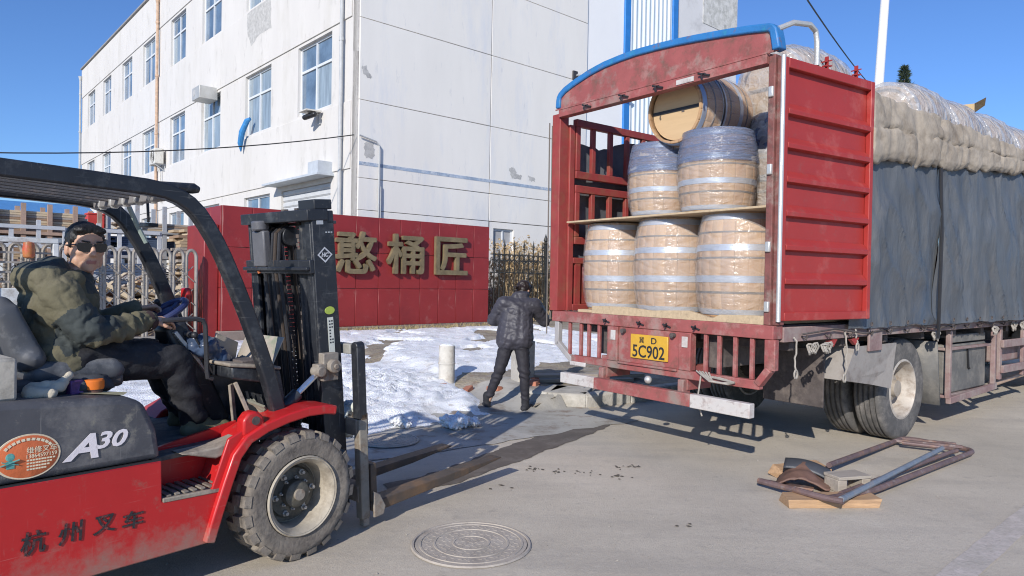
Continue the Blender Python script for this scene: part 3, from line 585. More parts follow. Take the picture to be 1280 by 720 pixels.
# ================================================================= lumber racks behind the gate
rack_m = mat('galvanised_rack', (.44, .45, .46), .5, .3, var=.15, dirt=((.3, .22, .16), .25, 4)); rust_rack = mat('rusty_rack', (.36, .25, .19), .7, var=.25, vs=5)
woods = [mat('timber_%s' % n_, c, .85, var=.25, vs=7, bump=.2, bs=30, stretch=(.3, 3, 3)) for n_, c in (('tan', (.44, .33, .21)), ('grey', (.36, .31, .26)), ('brown', (.30, .20, .13)), ('pale', (.52, .43, .30)))]
blue_bale = mat('blue_sheet_stack', (.06, .09, .15), .6, var=.35, vs=5)
plank_me = []
for m_ in woods:
    q = MB(); q.bx(-.5, .5, -.06, .06, -.5, .5); plank_me.append(q.build('plank', m_, mesh_only=True, smooth=0))
random.seed(9)
R0 = V((-.59, 17.5, 0))+NB*3.0
def rack(x0, x1, off, label, levels, m_, posts):
    o = thing('lumber_rack', label, 'rack', R0+LB*x0+NB*off+V((0, 0, .38)), RZ, 'timber racks in the yard'); L = x1-x0
    for k in range(posts):
        for yy in (0, .9):
            q = MB(); x = L*k/(posts-1); q.bx(x-.04, x+.04, yy-.04, yy+.04, 0, levels[-1]+.55); q.build('upright', m_, o)
        q = MB()
        for z in levels: q.bx(L*k/(posts-1)-.03, L*k/(posts-1)+.03, .042, .858, z-.08, z-.01)
        q.build('arm', m_, o)
    for z in levels:
        for yy in (-.045, .945):
            q = MB(); q.bx(-.1, L+.1, yy-.02, yy+.02, z-.06, z); q.build('beam', m_, o)
    return o
def stack(x0, x1, off, z, n, label, sheet=None, th=.045, dep=.8):
    o = thing('timber_stack', label, 'timber', R0+LB*x0+NB*off+V((0, 0, .38+z)), RZ, 'stacked boards on the racks'); L = x1-x0
    for k in range(n):
        m_ = random.choice(plank_me) if sheet is None else sheet
        for r_ in range(2):
            p = link('board', m_, o); w_ = dep/2
            p.location = (L/2+random.uniform(-.12, .12), w_*(r_+.5), th*(k+.5)); p.scale = (L*random.uniform(.9, 1.02), w_*.96/.12, th*.86); p.rotation_euler = (0, 0, random.uniform(-.012, .012))
    return o
q = MB(); q.bx(-.5, .5, -.06, .06, -.5, .5); blue_me = q.build('bp', blue_bale, mesh_only=True, smooth=0)
rack(-10.6, -8.0, .0, 'long steel timber rack on the left, loaded with three tiers of boards', (.75, 1.35, 1.9), rust_rack, 7)
rack(-7.8, -5.6, .2, 'shorter galvanised timber rack between the long rack and the red sign wall', (.85, 1.5, 2.05), rack_m, 5)
stack(-10.5, -8.1, .05, .75, 8, 'mixed boards on the lowest tier of the long rack'); stack(-10.5, -8.1, .05, 1.35, 8, 'mixed boards on the middle tier of the long rack'); stack(-10.4, -8.2, .05, 1.9, 9, 'mixed boards on the top tier of the long rack')
stack(-7.7, -5.7, .25, .85, 7, 'brown boards on the lowest tier of the short rack'); stack(-7.7, -6.3, .25, 1.5, 9, 'dark blue sheets stacked on the middle of the short rack', blue_me)
stack(-7.6, -5.8, .25, 2.05, 4, 'few pale boards on the top tier of the short rack')
stack(-6.6, -5.3, -.75, 0.0, 32, 'tall pile of weathered boards on the ground by the red wall end', th=.065)
stack(-8.3, -7.0, -.6, 0.0, 22, 'blue sheet pile on the ground behind the folding gate', blue_me, th=.06)
stack(-10.0, -8.5, -.7, 0.0, 14, 'low timber pile behind the gate drive unit', th=.06)
q = MB(); q.bx(-.35, .35, -.2, .2, 0, .28)
for k, (x_, m_, lab) in enumerate(((-7.9, mat('red_crate', (.55, .05, .04), .6), 'small red box on top of the racks'), (-7.55, mat('white_crate', (.75, .74, .72), .6), 'small white box on top of the racks'))):
    q = MB(); q.bx(-.16, .16, -.15, .15, 0, .3); q.bx(-.17, .17, -.16, .16, .3, .34); o = q.build('storage_box', m_, None, bevel=.01); o.location = R0+LB*x_+NB*1.0+V((0, 0, 2.45)); o.rotation_euler = (0, 0, RZ); tag(o, lab, 'box')
q = MB()
random.seed(77)
def scrap(lab, x0, x1, off, n, h):
    o = thing('scrap_timber_heap', lab, 'timber heap', R0+LB*x0+NB*off+V((0, 0, .36)), RZ, 'scrap timber heaps behind the gate'); L = x1-x0
    for k in range(n):
        p = link('board', random.choice(plank_me), o); p.location = (random.uniform(.1, L-.1), random.uniform(0, .9), .05+h*random.random()**1.3); p.scale = (random.uniform(.5, 1.4), random.uniform(.7, 1.5), random.uniform(.03, .08)); p.rotation_euler = (random.uniform(-.5, .5), random.gauss(0, .35), random.uniform(-.7, .7))
scrap('brown heap of scrap boards behind the gate, left of the driver', -10.2, -8.3, -1.7, 60, .95); scrap('brown heap of scrap boards behind the gate, right of the driver', -8.3, -6.9, -1.6, 55, .85)
light_rack = mat('pale_grey_rack', (.55, .56, .57), .5, .2, var=.12)
for x0, x1, lab in ((-10.4, -8.7, 'pale grey pipe rack standing before the long timber rack'), (-8.5, -7.0, 'pale grey pipe rack standing before the short timber rack')):
    o = thing('pipe_rack', lab, 'rack', R0+LB*x0-NB*.55+V((0, 0, .36)), RZ); n_ = 5
    for k in range(n_):
        q = MB(); x = (x1-x0)*k/(n_-1); q.bx(x-.035, x+.035, -.035, .035, 0, 2.0+.12*(k % 2)); q.build('upright', light_rack, o)
    for z in (1.05, 1.62, 1.98): q = MB(); q.bx(0, x1-x0, -.06, -.037, z-.035, z+.035); q.build('rail', light_rack, o)
# far shed with a blue roof
t = thing('blue_roofed_shed', 'low long shed with a blue metal roof far left in the yard', 'building', G0+NB*19-LB*9, RZ)
q = MB(); q.bx(0, 11, 0, 8, 0, 3.3); q.build('wall', mat('shed_wall', (.60, .62, .62), .8, var=.1), t)
q = MB(); q.yz([(-.5, 3.3), (4, 4.5), (8.5, 3.3), (8.5, 3.2), (4, 4.35), (-.5, 3.15)], -.3, 11.3); q.build('roof', mat('blue_roof_sheet', (.07, .22, .48), .5, var=.1), t, smooth=0)
# ================================================================= small verge furniture
t = thing('pipe_bollard', 'short pale concrete pipe standing upright in the snow', 'bollard', (-.86, 9.35, .14))
pm = mat('pipe_concrete', (.56, .53, .47), .85, var=.15, vs=6, bump=.3, bs=40, dirt=((.38, .33, .27), .3, 7))
q = MB(); q.lathe([(.108, -.05), (.110, .44), (.105, .46), (.085, .46), (.083, .35), (.001, .35)], 24); q.build('pipe', pm, t)
q = MB(); q.lathe([(.112, .21), (.117, .215), (.117, .235), (.112, .24)], 24, cap=False); q.build('joint_ring', pm, t)
q = MB(); q.ell((0, 0, .455), (.10, .10, .035), n=8); q.build('snow_cap', snow_m, t)
t = thing('stone_post', 'square grey stone post behind the legs of the woman', 'post', (.16, 9.2, .14), .45)
q = MB(); q.bx(-.12, .12, -.12, .12, -.05, .56); q.bx(-.105, .105, -.105, .105, .56, .585); q.build('shaft', kerb_m, t, bevel=.02)
for k, (x, y, z, a, L, lab) in enumerate(((1.05, 9.55, .18, .35, 1.7, 'upper weathered plank lying behind the kerb at the truck corner'), (.95, 9.40, .14, .30, 1.5, 'lower weathered plank lying behind the kerb at the truck corner'))):
    q = MB(); q.bx(-L/2, L/2, -.10, .10, 0, .05); o = q.build('plank', woods[1], None, bevel=.006); o.location = (x, y, z); o.rotation_euler = (0, .02, a); tag(o, lab, 'plank')
random.seed(4)
brk = mat('broken_brick', (.40, .16, .10), .9, var=.3, vs=9)
for k in range(6):
    x, y = (random.uniform(.1, .9), random.uniform(8.7, 9.2)) if k > 2 else (-.9+.35*k, 9.0-.1*k)
    q = MB(); q.bx(-.10, .10, -.05, .05, -.02, .045); o = q.build('brick', brk, None, bevel=.01); o.location = (x, y, max(0, zt(x, y))+.025); o.rotation_euler = (random.uniform(-.2, .2), random.uniform(-.2, .2), random.uniform(0, PI))
    tag(o, 'loose red brick lying in the mud behind the kerb' if k > 2 else 'loose red brick lying in the mud before the pipe bollard', 'brick', 'loose bricks behind the kerb' if k > 2 else 'loose bricks by the pipe')
# ================================================================= pole, conifer, wires, behind the load
t = thing('lamp_pole', 'slim white lamp pole rising behind the truck load', 'lamp pole', (10.1, 20, .3))
q = MB(); q.tube([(0, 0, 0), (.3, 0, 6.9), (.62, 0, 13.5)], [.15, .125, .10], 14); q.build('shaft', mat('white_pole_paint', (.74, .75, .77), .45, var=.05), t)
q = MB(); q.lathe([(.28, 0), (.28, .04), (.17, .05), (.16, .3)], 14); q.build('base_plate', grey_pipe, t)
q = MB(); q.tube([(.62, 0, 13.4), (.4, -.6, 14), (.2, -1.6, 14.2)], .05, 8); q.build('lamp_arm', grey_pipe, t)
q = MB(); q.ell((.15, -1.9, 14.2), (.16, .4, .08), n=8); q.build('lamp_head', grey_pipe, t)
t = thing('cypress_tree', 'dark narrow conifer tip showing above the wrapped load', 'tree', (13.35, 24, .3))
q = MB(); q.tube([(0, 0, 0), (0.05, 0, 4), (0, 0, 8.3)], [.2, .12, .02], 8); q.build('trunk', mat('bark', (.12, .09, .07), .9, var=.3), t)
random.seed(31); q = MB()
for i in range(5200):
    z = 1.2+7.55*random.random()**.7; rr = min(1.05, .02+.42*(8.75-z))*(.8+.25*math.sin(z*9)); a = random.uniform(0, 2*PI); r_ = rr*math.sqrt(random.random())
    c = V((r_*math.cos(a), r_*math.sin(a), z)); d = V((math.cos(a), math.sin(a), random.uniform(.2, 1.1))).normalized()*random.uniform(.08, .18); s_ = d.cross(V((random.gauss(0, 1), random.gauss(0, 1), 1))).normalized()*.022
    q.add([c-s_, c+s_, c+d], [(0, 1, 2)])
q.build('crown', mat('conifer_green', (.045, .07, .04), .9, var=.4, vs=2), t, smooth=0)
cab = mat('cable_black', (.02, .02, .022), .6)
def cable(a, b, sag, label, r=.012):
    a, b = V(a), V(b); q = MB(); q.tube([(a.lerp(b, i/16)-V((0, 0, sag*4*(i/16)*(1-i/16)))) for i in range(17)], r, 5); tag(q.build('overhead_cable', cab), label, 'cable')
cable((-13.5, 11.5, 3.6), BO-LB*.1+V((0, 0, 5.16)), .35, 'thin overhead cable from the left edge to the building corner', .014)
cable((2.8, 10, 7.6), (22, 41, 12.3), .5, 'thin black cable crossing the sky above the red truck door', .02)
# ================================================================= the truck (local: x forward, y left, z up; origin under the right rear corner)
red_old = mat('faded_red_paint', (.31, .085, .078), .6, var=.15, vs=5, bump=.12, bs=40, dirt=[((.42, .23, .20), .28, 4), ((.17, .08, .06), .28, 9), ((.24, .20, .17), .2, 2)])
red_gate = mat('red_gate_paint', (.29, .045, .04), .55, var=.15, vs=6, bump=.1, bs=40, dirt=[((.25, .08, .05), .3, 8)])
red_door = mat('red_door_paint', (.35, .033, .027), .5, var=.07, vs=2, bump=.06, bs=30, dirt=[((.46, .12, .10), .16, 2.2), ((.30, .06, .05), .14, 9)])
blue_edge = mat('chipped_blue_edge', (.03, .17, .42), .5, var=.15, vs=7, dirt=[((.04, .30, .33), .12, 5), ((.2, .1, .08), .12, 12)])
white_paint = mat('dirty_white_paint', (.56, .53, .50), .65, var=.12, vs=6, dirt=[((.38, .30, .27), .32, 6), ((.22, .16, .14), .15, 14)])
chassis_m = mat('grimy_chassis', (.085, .07, .065), .8, var=.35, vs=8, bump=.3, bs=30, dirt=((.17, .14, .12), .3, 6))
pink_grime = mat('dusty_maroon_steel', (.25, .16, .15), .75, var=.2, vs=6, bump=.2, bs=30, dirt=((.33, .27, .24), .4, 5))
rubber = mat('dusty_tyre', (.105, .10, .095), .85, var=.2, vs=14, bump=.35, bs=60, dirt=((.23, .21, .19), .35, 6))
rubber_dark = mat('tyre_groove', (.02, .02, .02), .9)
rim_m = mat('tan_wheel_steel', (.50, .45, .39), .55, .1, var=.12, vs=6, dirt=((.28, .22, .17), .35, 9))
dark_box = mat('dusty_dark_steel', (.13, .125, .115), .7, var=.2, vs=5, bump=.2, bs=30, dirt=((.24, .22, .19), .4, 4))
tarp_m = mat('blue_grey_tarpaulin', (.095, .103, .113), .55, var=.25, vs=1.6, bump=.5, bs=9, bdist=.03, stretch=(1.5, 1.5, .5), dirt=[((.055, .095, .155), .18, .9), ((.135, .135, .135), .25, 2.0)])
tarp_dark = mat('dark_side_sheet', (.115, .12, .135), .6, var=.3, vs=3, bump=.4, bs=7, bdist=.03, dirt=((.20, .19, .17), .35, 1.3))
rope_m = mat('pale_rope', (.34, .31, .27), .9, var=.2, vs=30)
black_m = mat('black_paint', (.022, .022, .025), .5, var=.2)
silver_m = mat('galvanised_silver', (.62, .61, .58), .4, .5, var=.1, vs=9)
plate_y = mat('yellow_plate', (.62, .355, .035), .45, var=.06, vs=9, dirt=((.55, .33, .06), .2, 14))
trk = thing('cargo_truck', 'red high sided cargo truck with its rear open and loaded with barrels', 'truck', TC, AT)
def tp(name, q, m, bevel=.006, **k): return q.build(name, m, trk, bevel=bevel, **k)
LEN_T = 9.6
q = MB(); q.bx(.12, LEN_T, .05, 2.45, 1.08, 1.185); tp('cargo_deck', q, chassis_m)
q = MB(); q.bx(-.03, .10, .0, 2.50, 1.085, 1.19); tp('rear_sill', q, red_old)
for y0, y1 in ((.55, .75), (1.75, 1.95)): q = MB(); q.bx(.1, LEN_T, y0+.03, y1-.03, .80, 1.06); q.bx(.1, LEN_T, y0, y1, 1.03, 1.078); tp('chassis_rail', q, chassis_m)
q = MB()
for k in range(12): q.bx(.3+k*.8, .38+k*.8, .06, 2.44, .98, 1.05)
tp('cross_members', q, chassis_m)
# posts, roof beam and arch
q = MB(); q.bx(-.03, .07, .03, .085, 1.192, 3.22); q.bx(-.005, .09, -.015, .029, 1.192, 3.2); tp('corner_post', q, mat('rusty_red_post', (.20, .07, .06), .7, var=.25, vs=7, dirt=[((.30, .24, .2), .25, 6), ((.08, .05, .04), .25, 11)]))
q = MB(); q.bx(-.03, .09, 2.425, 2.545, 1.192, 3.20); q.bx(.09, .16, 2.40, 2.52, 1.192, 3.1); tp('corner_post', q, red_gate)
q = MB(); q.bx(-.055, .035, .086, 2.424, 3.155, 3.238); q.bx(-.060, -.056, .03, 2.47, 3.225, 3.24); tp('roof_beam', q, red_old)
top = [(2.47, 3.33), (2.46, 3.37), (2.43, 3.405), (2.36, 3.445), (2.235, 3.486), (2.12, 3.515), (2.02, 3.54), (1.91, 3.559), (1.8, 3.575), (1.6, 3.588), (1.4, 3.592), (1.17, 3.583), (.95, 3.568), (.75, 3.548), (.55, 3.525), (.4, 3.506), (.25, 3.485), (.08, 3.455), (.045, 3.44), (.015, 3.405), (.0, 3.34)]
q = MB(); q.yz([(y*.985+.02, z-.05) for y, z in top]+[(.02, 3.242), (2.44, 3.242)], -.035, -.005); tp('arch_panel', q, red_old, 0)
q = MB(); oo = [(y, z) for y, z in top]+[(-.015, 3.25)]; oo = [(2.475, 3.25)]+oo
oo = [V(p) for p in oo]; cen = V((1.2, 2.0)); inn = []
for i, p in enumerate(oo):
    d = (oo[min(len(oo)-1, i+1)]-oo[max(0, i-1)]).normalized(); nn = V((-d.y, d.x)); nn = nn if nn.dot(cen-p) > 0 else -nn; inn.append(p+nn*.062)
N_ = len(oo); q.add([(x, p.x, p.y) for x in (-.058, .05) for p in oo+inn], [f for i in range(N_-1) for f in ((i, i+1, N_+i+1, N_+i), (2*N_+i+1, 2*N_+i, 3*N_+i, 3*N_+i+1), (i+1, i, 2*N_+i, 2*N_+i+1), (N_+i, N_+i+1, 3*N_+i+1, 3*N_+i))]+[(0, N_, 3*N_, 2*N_), (N_-1, 3*N_-1, 4*N_-1, 2*N_-1)])
tp('arch_edge', q, blue_edge, .012)
for y in (2.0, 1.52, 1.12, .64): q = MB(); q.tube([(-.06, y, 3.20), (-.10, y, 3.19), (-.11, y, 3.16), (-.10, y, 3.14)], .008, 6); q.tube([(-.065, y-.05, 3.175), (-.085, y+.05, 3.205)], .009, 6); q.build('roof_hook', black_m, trk)
q = MB(); q.bx(-.062, -.057, .75, .93, 3.165, 3.205); tp('reflective_strip', q, white_paint, 0)
q = MB(); q.tube([(0, .03, 3.41), (.12, -.02, 3.47), (.3, -.05, 3.49), (.385, -.05, 3.46), (.41, -.05, 3.38), (.41, -.05, 3.20)], .021, 10); q.build('roof_ladder_rail', silver_m, trk)
# tailgate frame
q = MB(); q.bx(-.025, .03, -.015, .075, .85, 1.083); q.beam((0, .035, .86), (0, .13, .735), .055, .075, (1, 0, 0)); tp('lower_frame_corner', q, red_old)
q = MB(); q.bx(-.025, .03, 2.40, 2.46, .85, 1.083); q.beam((0, 2.43, .87), (0, 2.20, .70), .055, .05, (1, 0, 0)); tp('lower_frame_corner', q, mat('grey_bent_steel', (.36, .34, .33), .6, var=.15))
q = MB(); q.bx(-.03, .03, .11, 2.2, .695, .765); tp('lower_rail', q, red_old)
bar = MB(); bar.bx(-.014, .014, -.016, .016, .766, 1.083); bar_me = bar.build('b', red_old, mesh_only=True)
for y in (2.25, 2.09, 1.98, 1.84, .617, .487, .339, .19): o = link('bar', bar_me, trk, bevel=.003); o.location = (0, y, 0)
for y0, y1 in ((1.572, 1.70), (.745, .867)): q = MB(); q.bx(-.04, .04, y0, y1, .766, 1.083); tp('upright', q, red_old)
q = MB(); q.bx(-.02, .01, .868, 1.571, .766, 1.083); q.bx(-.05, .0, .88, 1.56, .748, .768); tp('plate_panel', q, red_old)
for y in (1.62, .80): q = MB(); q.bx(-.048, -.041, y-.03, y+.03, .96, 1.05); tp('reflector', q, white_paint, .003)
for y in (1.50, .93): q = MB(); q.tube([(-.02, y, 1.05), (-.06, y, 1.05)], .022, 10); q.build('plate_lamp', chassis_m, trk)
pl_ = MB(); pl_.bx(-.038, -.022, .983, 1.41, .815, 1.032); npl = pl_.build('licence_plate', plate_y, trk, bevel=.006)
q = MB(); q.text('5C902', .112, (-.0382, 1.197, .884), (0, -1, 0), (0, 0, 1), .003, .012, width=.365); q.text('冀', .055, (-.0382, 1.275, .985), (0, -1, 0), (0, 0, 1), .003, .0); q.text('D', .055, (-.0382, 1.135, .985), (0, -1, 0), (0, 0, 1), .003, .012, width=.06); q.build('plate_characters', black_m, npl, smooth=0)
for y in (1.72, 1.3, 1.0, .7): q = MB(); q.tube([(-.03, y, 1.13), (-.07, y, 1.12), (-.075, y-.03, 1.15)], .008, 6); q.tube([(-.035, y-.04, 1.115), (-.04, y+.04, 1.14)], .008, 6); q.build('tail_hook', black_m, trk)
# bumper
q = MB(); q.bx(-.14, -.07, .668, 1.77, .490, .597); tp('bumper', q, red_old)
q = MB(); q.bx(-.14, -.07, .115, .666, .486, .598); tp('bumper_end', q, white_paint, label='dirty white bumper end on the right')
q = MB(); q.bx(-.14, -.07, 1.772, 2.235, .494, .596); tp('bumper_end', q, white_paint, label='dirty white bumper end on the left')
q = MB(); q.bx(-.05, -.03, 1.98, 2.2, .665, .705); tp('reflector_plate', q, white_paint)
for y in (.82, 1.75): q = MB(); q.bx(-.065, .03, y-.03, y+.03, .50, .69); q.bx(-.02, .3, y-.04, y+.04, .6, .8); tp('bumper_bracket', q, red_old)
q = MB(); q.bx(1.0, 1.02, .15, .72, .45, .95); tp('rear_mud_sheet', q, chassis_m)
q = MB(); q.ell((-.03, 1.2, .64), .035, n=8); q.build('tow_ball', silver_m, trk)
q = MB()
for k in range(5): q.tube([(-.05, .55+.03*k, .78), (-.07-.01*k, .5, .72), (-.06, .36+.02*k, .71), (-.06, .3, .73), (-.05, .46+.03*k, .75)], .007, 5)
q.tube([(-.05, .62, .78), (-.07, .64, .55), (-.06, .6, .42)], .007, 5); o = q.build('rope_tangle', rope_m, None); o.location = TC; o.rotation_euler = (0, 0, AT); tag(o, 'tangle of pale rope tied on the lower tail frame of the truck', 'rope')
# door swung back against the side
dr = bpy.data.objects.new('rear_door', None); COL.objects.link(dr); dr.parent = trk; dr.location = (.02, .035, 0); dr.rotation_euler = (0, 0, R(-5.6))
DL = 1.17
q = MB(); q.bx(.0, DL, -.02, .012, 1.235, 3.185); q.build('door_sheet', red_door, dr)
q = MB(); q.bx(0, .045, -.065, -.021, 1.225, 3.195); q.bx(DL-.05, DL, -.065, -.021, 1.225, 3.195); q.bx(.046, DL-.051, -.065, -.021, 1.225, 1.29); q.bx(.046, DL-.051, -.065, -.021, 3.12, 3.195); q.build('door_frame', red_door, dr, bevel=.006)
rz_ = [1.545, 1.80, 2.055, 2.31, 2.565, 2.82]
for z in rz_:
    q = MB(); q.prism([(-.021, z-.050), (-.068, z-.040), (-.068, z-.005), (-.021, z+.050)], lambda p, z_, t: (t, p, z_), .048, DL-.053); q.build('rib', red_door, dr, bevel=.003)
q = MB(); q.tube([(-.02, -.06, 1.22), (-.02, -.06, 3.20)], .017, 10); q.build('lock_rod', silver_m, dr)
for z in (1.33, 1.78, 2.36, 2.94): q = MB(); q.bx(-.05, .02, .035, .075, z-.04, z+.04); q.build('hinge', silver_m, trk, bevel=.008)
for x in (.55, .95): q = MB(); q.beam((x, -.03, 3.20), (x, -.03, 3.30), .03, .01); q.beam((x-.05, -.03, 3.25), (x+.05, -.03, 3.28), .03, .01); q.beam((x-.04, -.03, 3.22), (x+.05, -.03, 3.235), .03, .01); q.build('door_lug', red_door, dr)
# left stake sides seen from inside
def gate(x0, x1, z0, z1, y=2.42):
    q = MB(); q.bx(x0, x1, y-.03, y+.03, z1-.075, z1); q.bx(x0, x1, y-.03, y+.03, z0, z0+.075); q.bx(x0, x0+.06, y-.03, y+.03, z0+.076, z1-.076); q.bx(x1-.06, x1, y-.03, y+.03, z0+.076, z1-.076); tp('side_gate', q, red_gate)
    n = max(2, int((x1-x0)/.26))
    for k in range(1, n):
        x = x0+(x1-x0)*k/n; q = MB(); q.bx(x-.025, x+.025, y-.022, y+.022, z0+.076, z1-.076); tp('stake', q, red_gate, .003)
for x0, x1 in ((.17, 2.25), (2.3, 4.4), (4.45, 6.5), (6.55, 9.5)):
    gate(x0, x1, 2.56, 3.17); gate(x0, x1, 1.88, 2.49)
q = MB(); q.bx(.16, LEN_T, 2.40, 2.46, 1.19, 1.26); q.bx(.16, LEN_T, 2.40, 2.46, 1.68, 1.74); q.bx(.16, LEN_T, 2.44, 2.46, 1.26, 1.68); tp('side_board', q, red_gate)
q = MB()
for k in range(34): q.bx(.2+k*.27, .27+k*.27, 2.405, 2.438, 1.261, 1.679)
tp('board_ribs', q, red_gate, 0)
q = MB(); q.bx(LEN_T, LEN_T+.06, .03, 2.47, 1.19, 3.3); tp('headboard', q, red_gate)
q = MB(); q.grid(lambda u, v: (.16+9.4*u, 2.53+.03*fbm((u*20, v*3, 1)), 1.2+v*(1.78+.12*fbm((u*14, 0, 4)))), 120, 12); q.build('left_side_sheet', tarp_dark, trk, smooth=80)
q = MB(); q.tube([(-.05, 2.555, .95), (-.05, 2.565, 3.12)], .007, 6); q.tube([(.0, 2.56, 1.1), (.0, 2.575, 3.1)], .010, 6); q.build('side_rope', mat('dark_rope', (.16, .14, .12), .9), trk)
# right side deck rail with hooks
q = MB(); q.bx(.10, LEN_T, -.01, .048, 1.06, 1.175); tp('side_sill', q, pink_grime)
q = MB(); q.tube([(0, -.01, 1.10), (0, -.05, 1.08), (0, -.06, 1.11)], .009, 5); hk_me = q.build('sill_hook', chassis_m, mesh_only=True)
for k in range(26): o = link('sill_hook', hk_me, trk); o.location = (.35+k*.36, 0, 0)
for x in (.75, 1.12): q = MB(); q.xz([(x-.06, 1.05), (x+.02, 1.0), (x+.08, 1.06), (x, 1.05)], -.05, -.02); q.build('red_hook', red_door, trk)
q = MB(); q.bx(1.42, 1.66, -.035, -.012, .93, 1.15); tp('marker_plate', q, pink_grime)
random.seed(14)
def rope_loop(name, x, z, kind_, lab):
    q = MB(); 
    if kind_ == 'coil':
        for k in range(4):
            cx_ = x+.03*k; r1, r2 = random.uniform(.02, .04), random.uniform(.03, .05); q.tube([(cx_+r1*math.cos(a), -.05-.012*math.sin(a*2), z+random.uniform(-.006, .006)+r2*math.sin(a)) for a in [2*PI*i/10 for i in range(10)]], .008, 5, closed=True)
    else:
        P = [(x, -.03, z+.12)]
        for k in range(8): P.append((P[-1][0]+random.uniform(-.014, .012), -.045+random.uniform(-.01, .01), z+.12-.045*(k+1)*kind_))
        q.tube(P, .007, 5); a = P[-1]; q.tube([(a[0]+.022*math.cos(t), a[1], a[2]+.032*math.sin(t)-.03) for t in [2*PI*i/9 for i in range(9)]], .008, 5, closed=True)
    o = q.build(name, rope_m); o.location = TC; o.rotation_euler = (0, 0, AT); tag(o, lab, 'rope')
for x, z, k_, lab in ((.40, 1.0, 'coil', 'small pale rope coil under the sill below the red door'), (.20, .98, .7, 'short hanging rope loop nearest the truck corner'), (.62, 1.0, 'coil', 'second pale rope coil along the sill, below the door'),
    (.98, 1.0, 1.0, 'long hanging rope over the grey mudguard'), (2.72, 1.02, 'coil', 'pale rope coil beside the dark strap on the tarpaulin'), (4.35, 1.02, 'coil', 'rope coil above the front end of the toolbox'), (4.95, 1.05, 'coil', 'first rope coil above the side guard'), (5.25, 1.05, 'coil', 'rope coil above the middle of the side guard'), (1.15, 1.02, .35, 'tiny hanging rope loop left of the marker plate')):
    rope_loop('rope', x, z, k_, lab)
q = MB(); q.tube([(0.3+.5*k, -.045, 1.12+.03*math.sin(k*2.1)) for k in range(18)], .008, 5); o = q.build('tie_line', chassis_m); o.location = TC; o.rotation_euler = (0, 0, AT); tag(o, 'dark tie line laced along the lower edge of the tarpaulin', 'rope')
# running gear
def tyre_mesh(R_, wd, groove=4):
    q = MB(); h = wd/2; rs = R_-.03
    prof = [(R_*.57, -h*.80), (R_*.60, -h*.96), (R_*.78, -h), (R_*.92, -h*.97), (R_*.975, -h*.88), (R_, -h*.74)]
    n = groove
    for k in range(n):
        z = -h*.74+2*h*.74*(k+.5)/n; g = .012; prof += [(R_, z-g), (R_-.02, z-g*.6), (R_-.02, z+g*.6), (R_, z+g)]
    prof += [(r, -z) for r, z in prof[:6]][::-1]
    q.lathe(prof, 56, Matrix.Rotation(PI/2, 4, 'X'), cap=False); return q
tyre_me = tyre_mesh(.495, .27).build('t', rubber, mesh_only=True, smooth=50)
rq = MB(); X90 = Matrix.Rotation(PI/2, 4, 'X')     # local z -> -y (outboard on the right side)
rq.lathe([(.285, -.13), (.275, .10), (.29, .125), (.30, .118), (.295, .13), (.275, .135), (.262, .11), (.255, .0), (.245, -.05), (.20, -.075), (.16, -.06), (.15, -.06), (.0001, -.06)], 40, X90, cap=False)
rim_me = rq.build('r', rim_m, mesh_only=True, smooth=40)
hq = MB(); hq.lathe([(.135, -.06), (.13, .02), (.085, .04), (.08, .08), (.0001, .085)], 24, X90, cap=False)
for k in range(10):
    a = 2*PI*k/10; hq.lathe([(.016, -.06), (.016, -.02), (.0001, -.018)], 6, X90 @ Matrix.Translation((.165*math.cos(a), .165*math.sin(a), 0)), cap=False)
hub_me = hq.build('h', mat('greasy_hub', (.36, .31, .25), .6, var=.2, vs=9), mesh_only=True, smooth=40)
def wheel(x, y, flip=False, lab=None):
    w_ = link('wheel', tyre_me, trk, lab); w_.location = (x, y, .495)
    if flip: w_.rotation_euler = (0, 0, PI)
    link('rim', rim_me, w_); link('hub', hub_me, w_); return w_
wheel(2.46, .245); wheel(2.46, .57, True); wheel(2.46, 1.93); wheel(2.46, 2.255, True); wheel(8.05, .27); wheel(8.05, 2.23, True)
# cab beyond the load
q = MB(); q.xz([(9.95, .75), (11.75, .75), (11.8, 1.6), (11.6, 2.75), (10.05, 2.8), (9.95, 2.6)], .06, 2.44); cabp = tp('cab', q, red_door, .05)
q = MB(); q.xz([(10.45, 1.65), (11.45, 1.65), (11.32, 2.5), (10.45, 2.5)], .052, .066); q.build('cab_window', glass_m, cabp)
q = MB(); q.bx(10.3, 11.85, .1, 2.4, .4, .76); q.build('cab_bumper', dark_box, cabp, bevel=.03)
wheel(10.9, .27); wheel(10.9, 2.23, True)
q = MB(); q.tube([(2.46, .5, .50), (2.46, 2.0, .50)], .085, 12); q.ell((2.46, 1.25, .5), (.24, .2, .22)); q.build('rear_axle', chassis_m, trk)
q = MB(); q.tube([(8.05, .4, .5), (8.05, 2.1, .5)], .05, 10); q.build('front_axle', chassis_m, trk)
for y in (.8, 1.7):
    q = MB()
    for k in range(5): L = .75-.11*k; q.bx(2.46-L, 2.46+L, y-.04, y+.04, .62+.025*k, .643+.025*k)
    q.build('leaf_spring', chassis_m, trk)
q = MB(); q.add([(1.22, -.01, .98), (1.05, -.0, .70), (1.90, -.01, .565), (1.94, -.012, .74), (2.0, -.01, .98), (1.22, .70, .98), (1.05, .72, .70), (1.6, .02, .62)], [(0, 1, 7, 2, 3, 4), (0, 5, 6, 1)])
o = q.build('mudguard', mat('grey_mudguard', (.34, .31, .28), .7, var=.2, vs=5, bump=.2, bs=25, dirt=((.2, .17, .15), .35, 5)), trk, smooth=0); s_ = o.modifiers.new('s', 'SOLIDIFY'); s_.thickness = .012
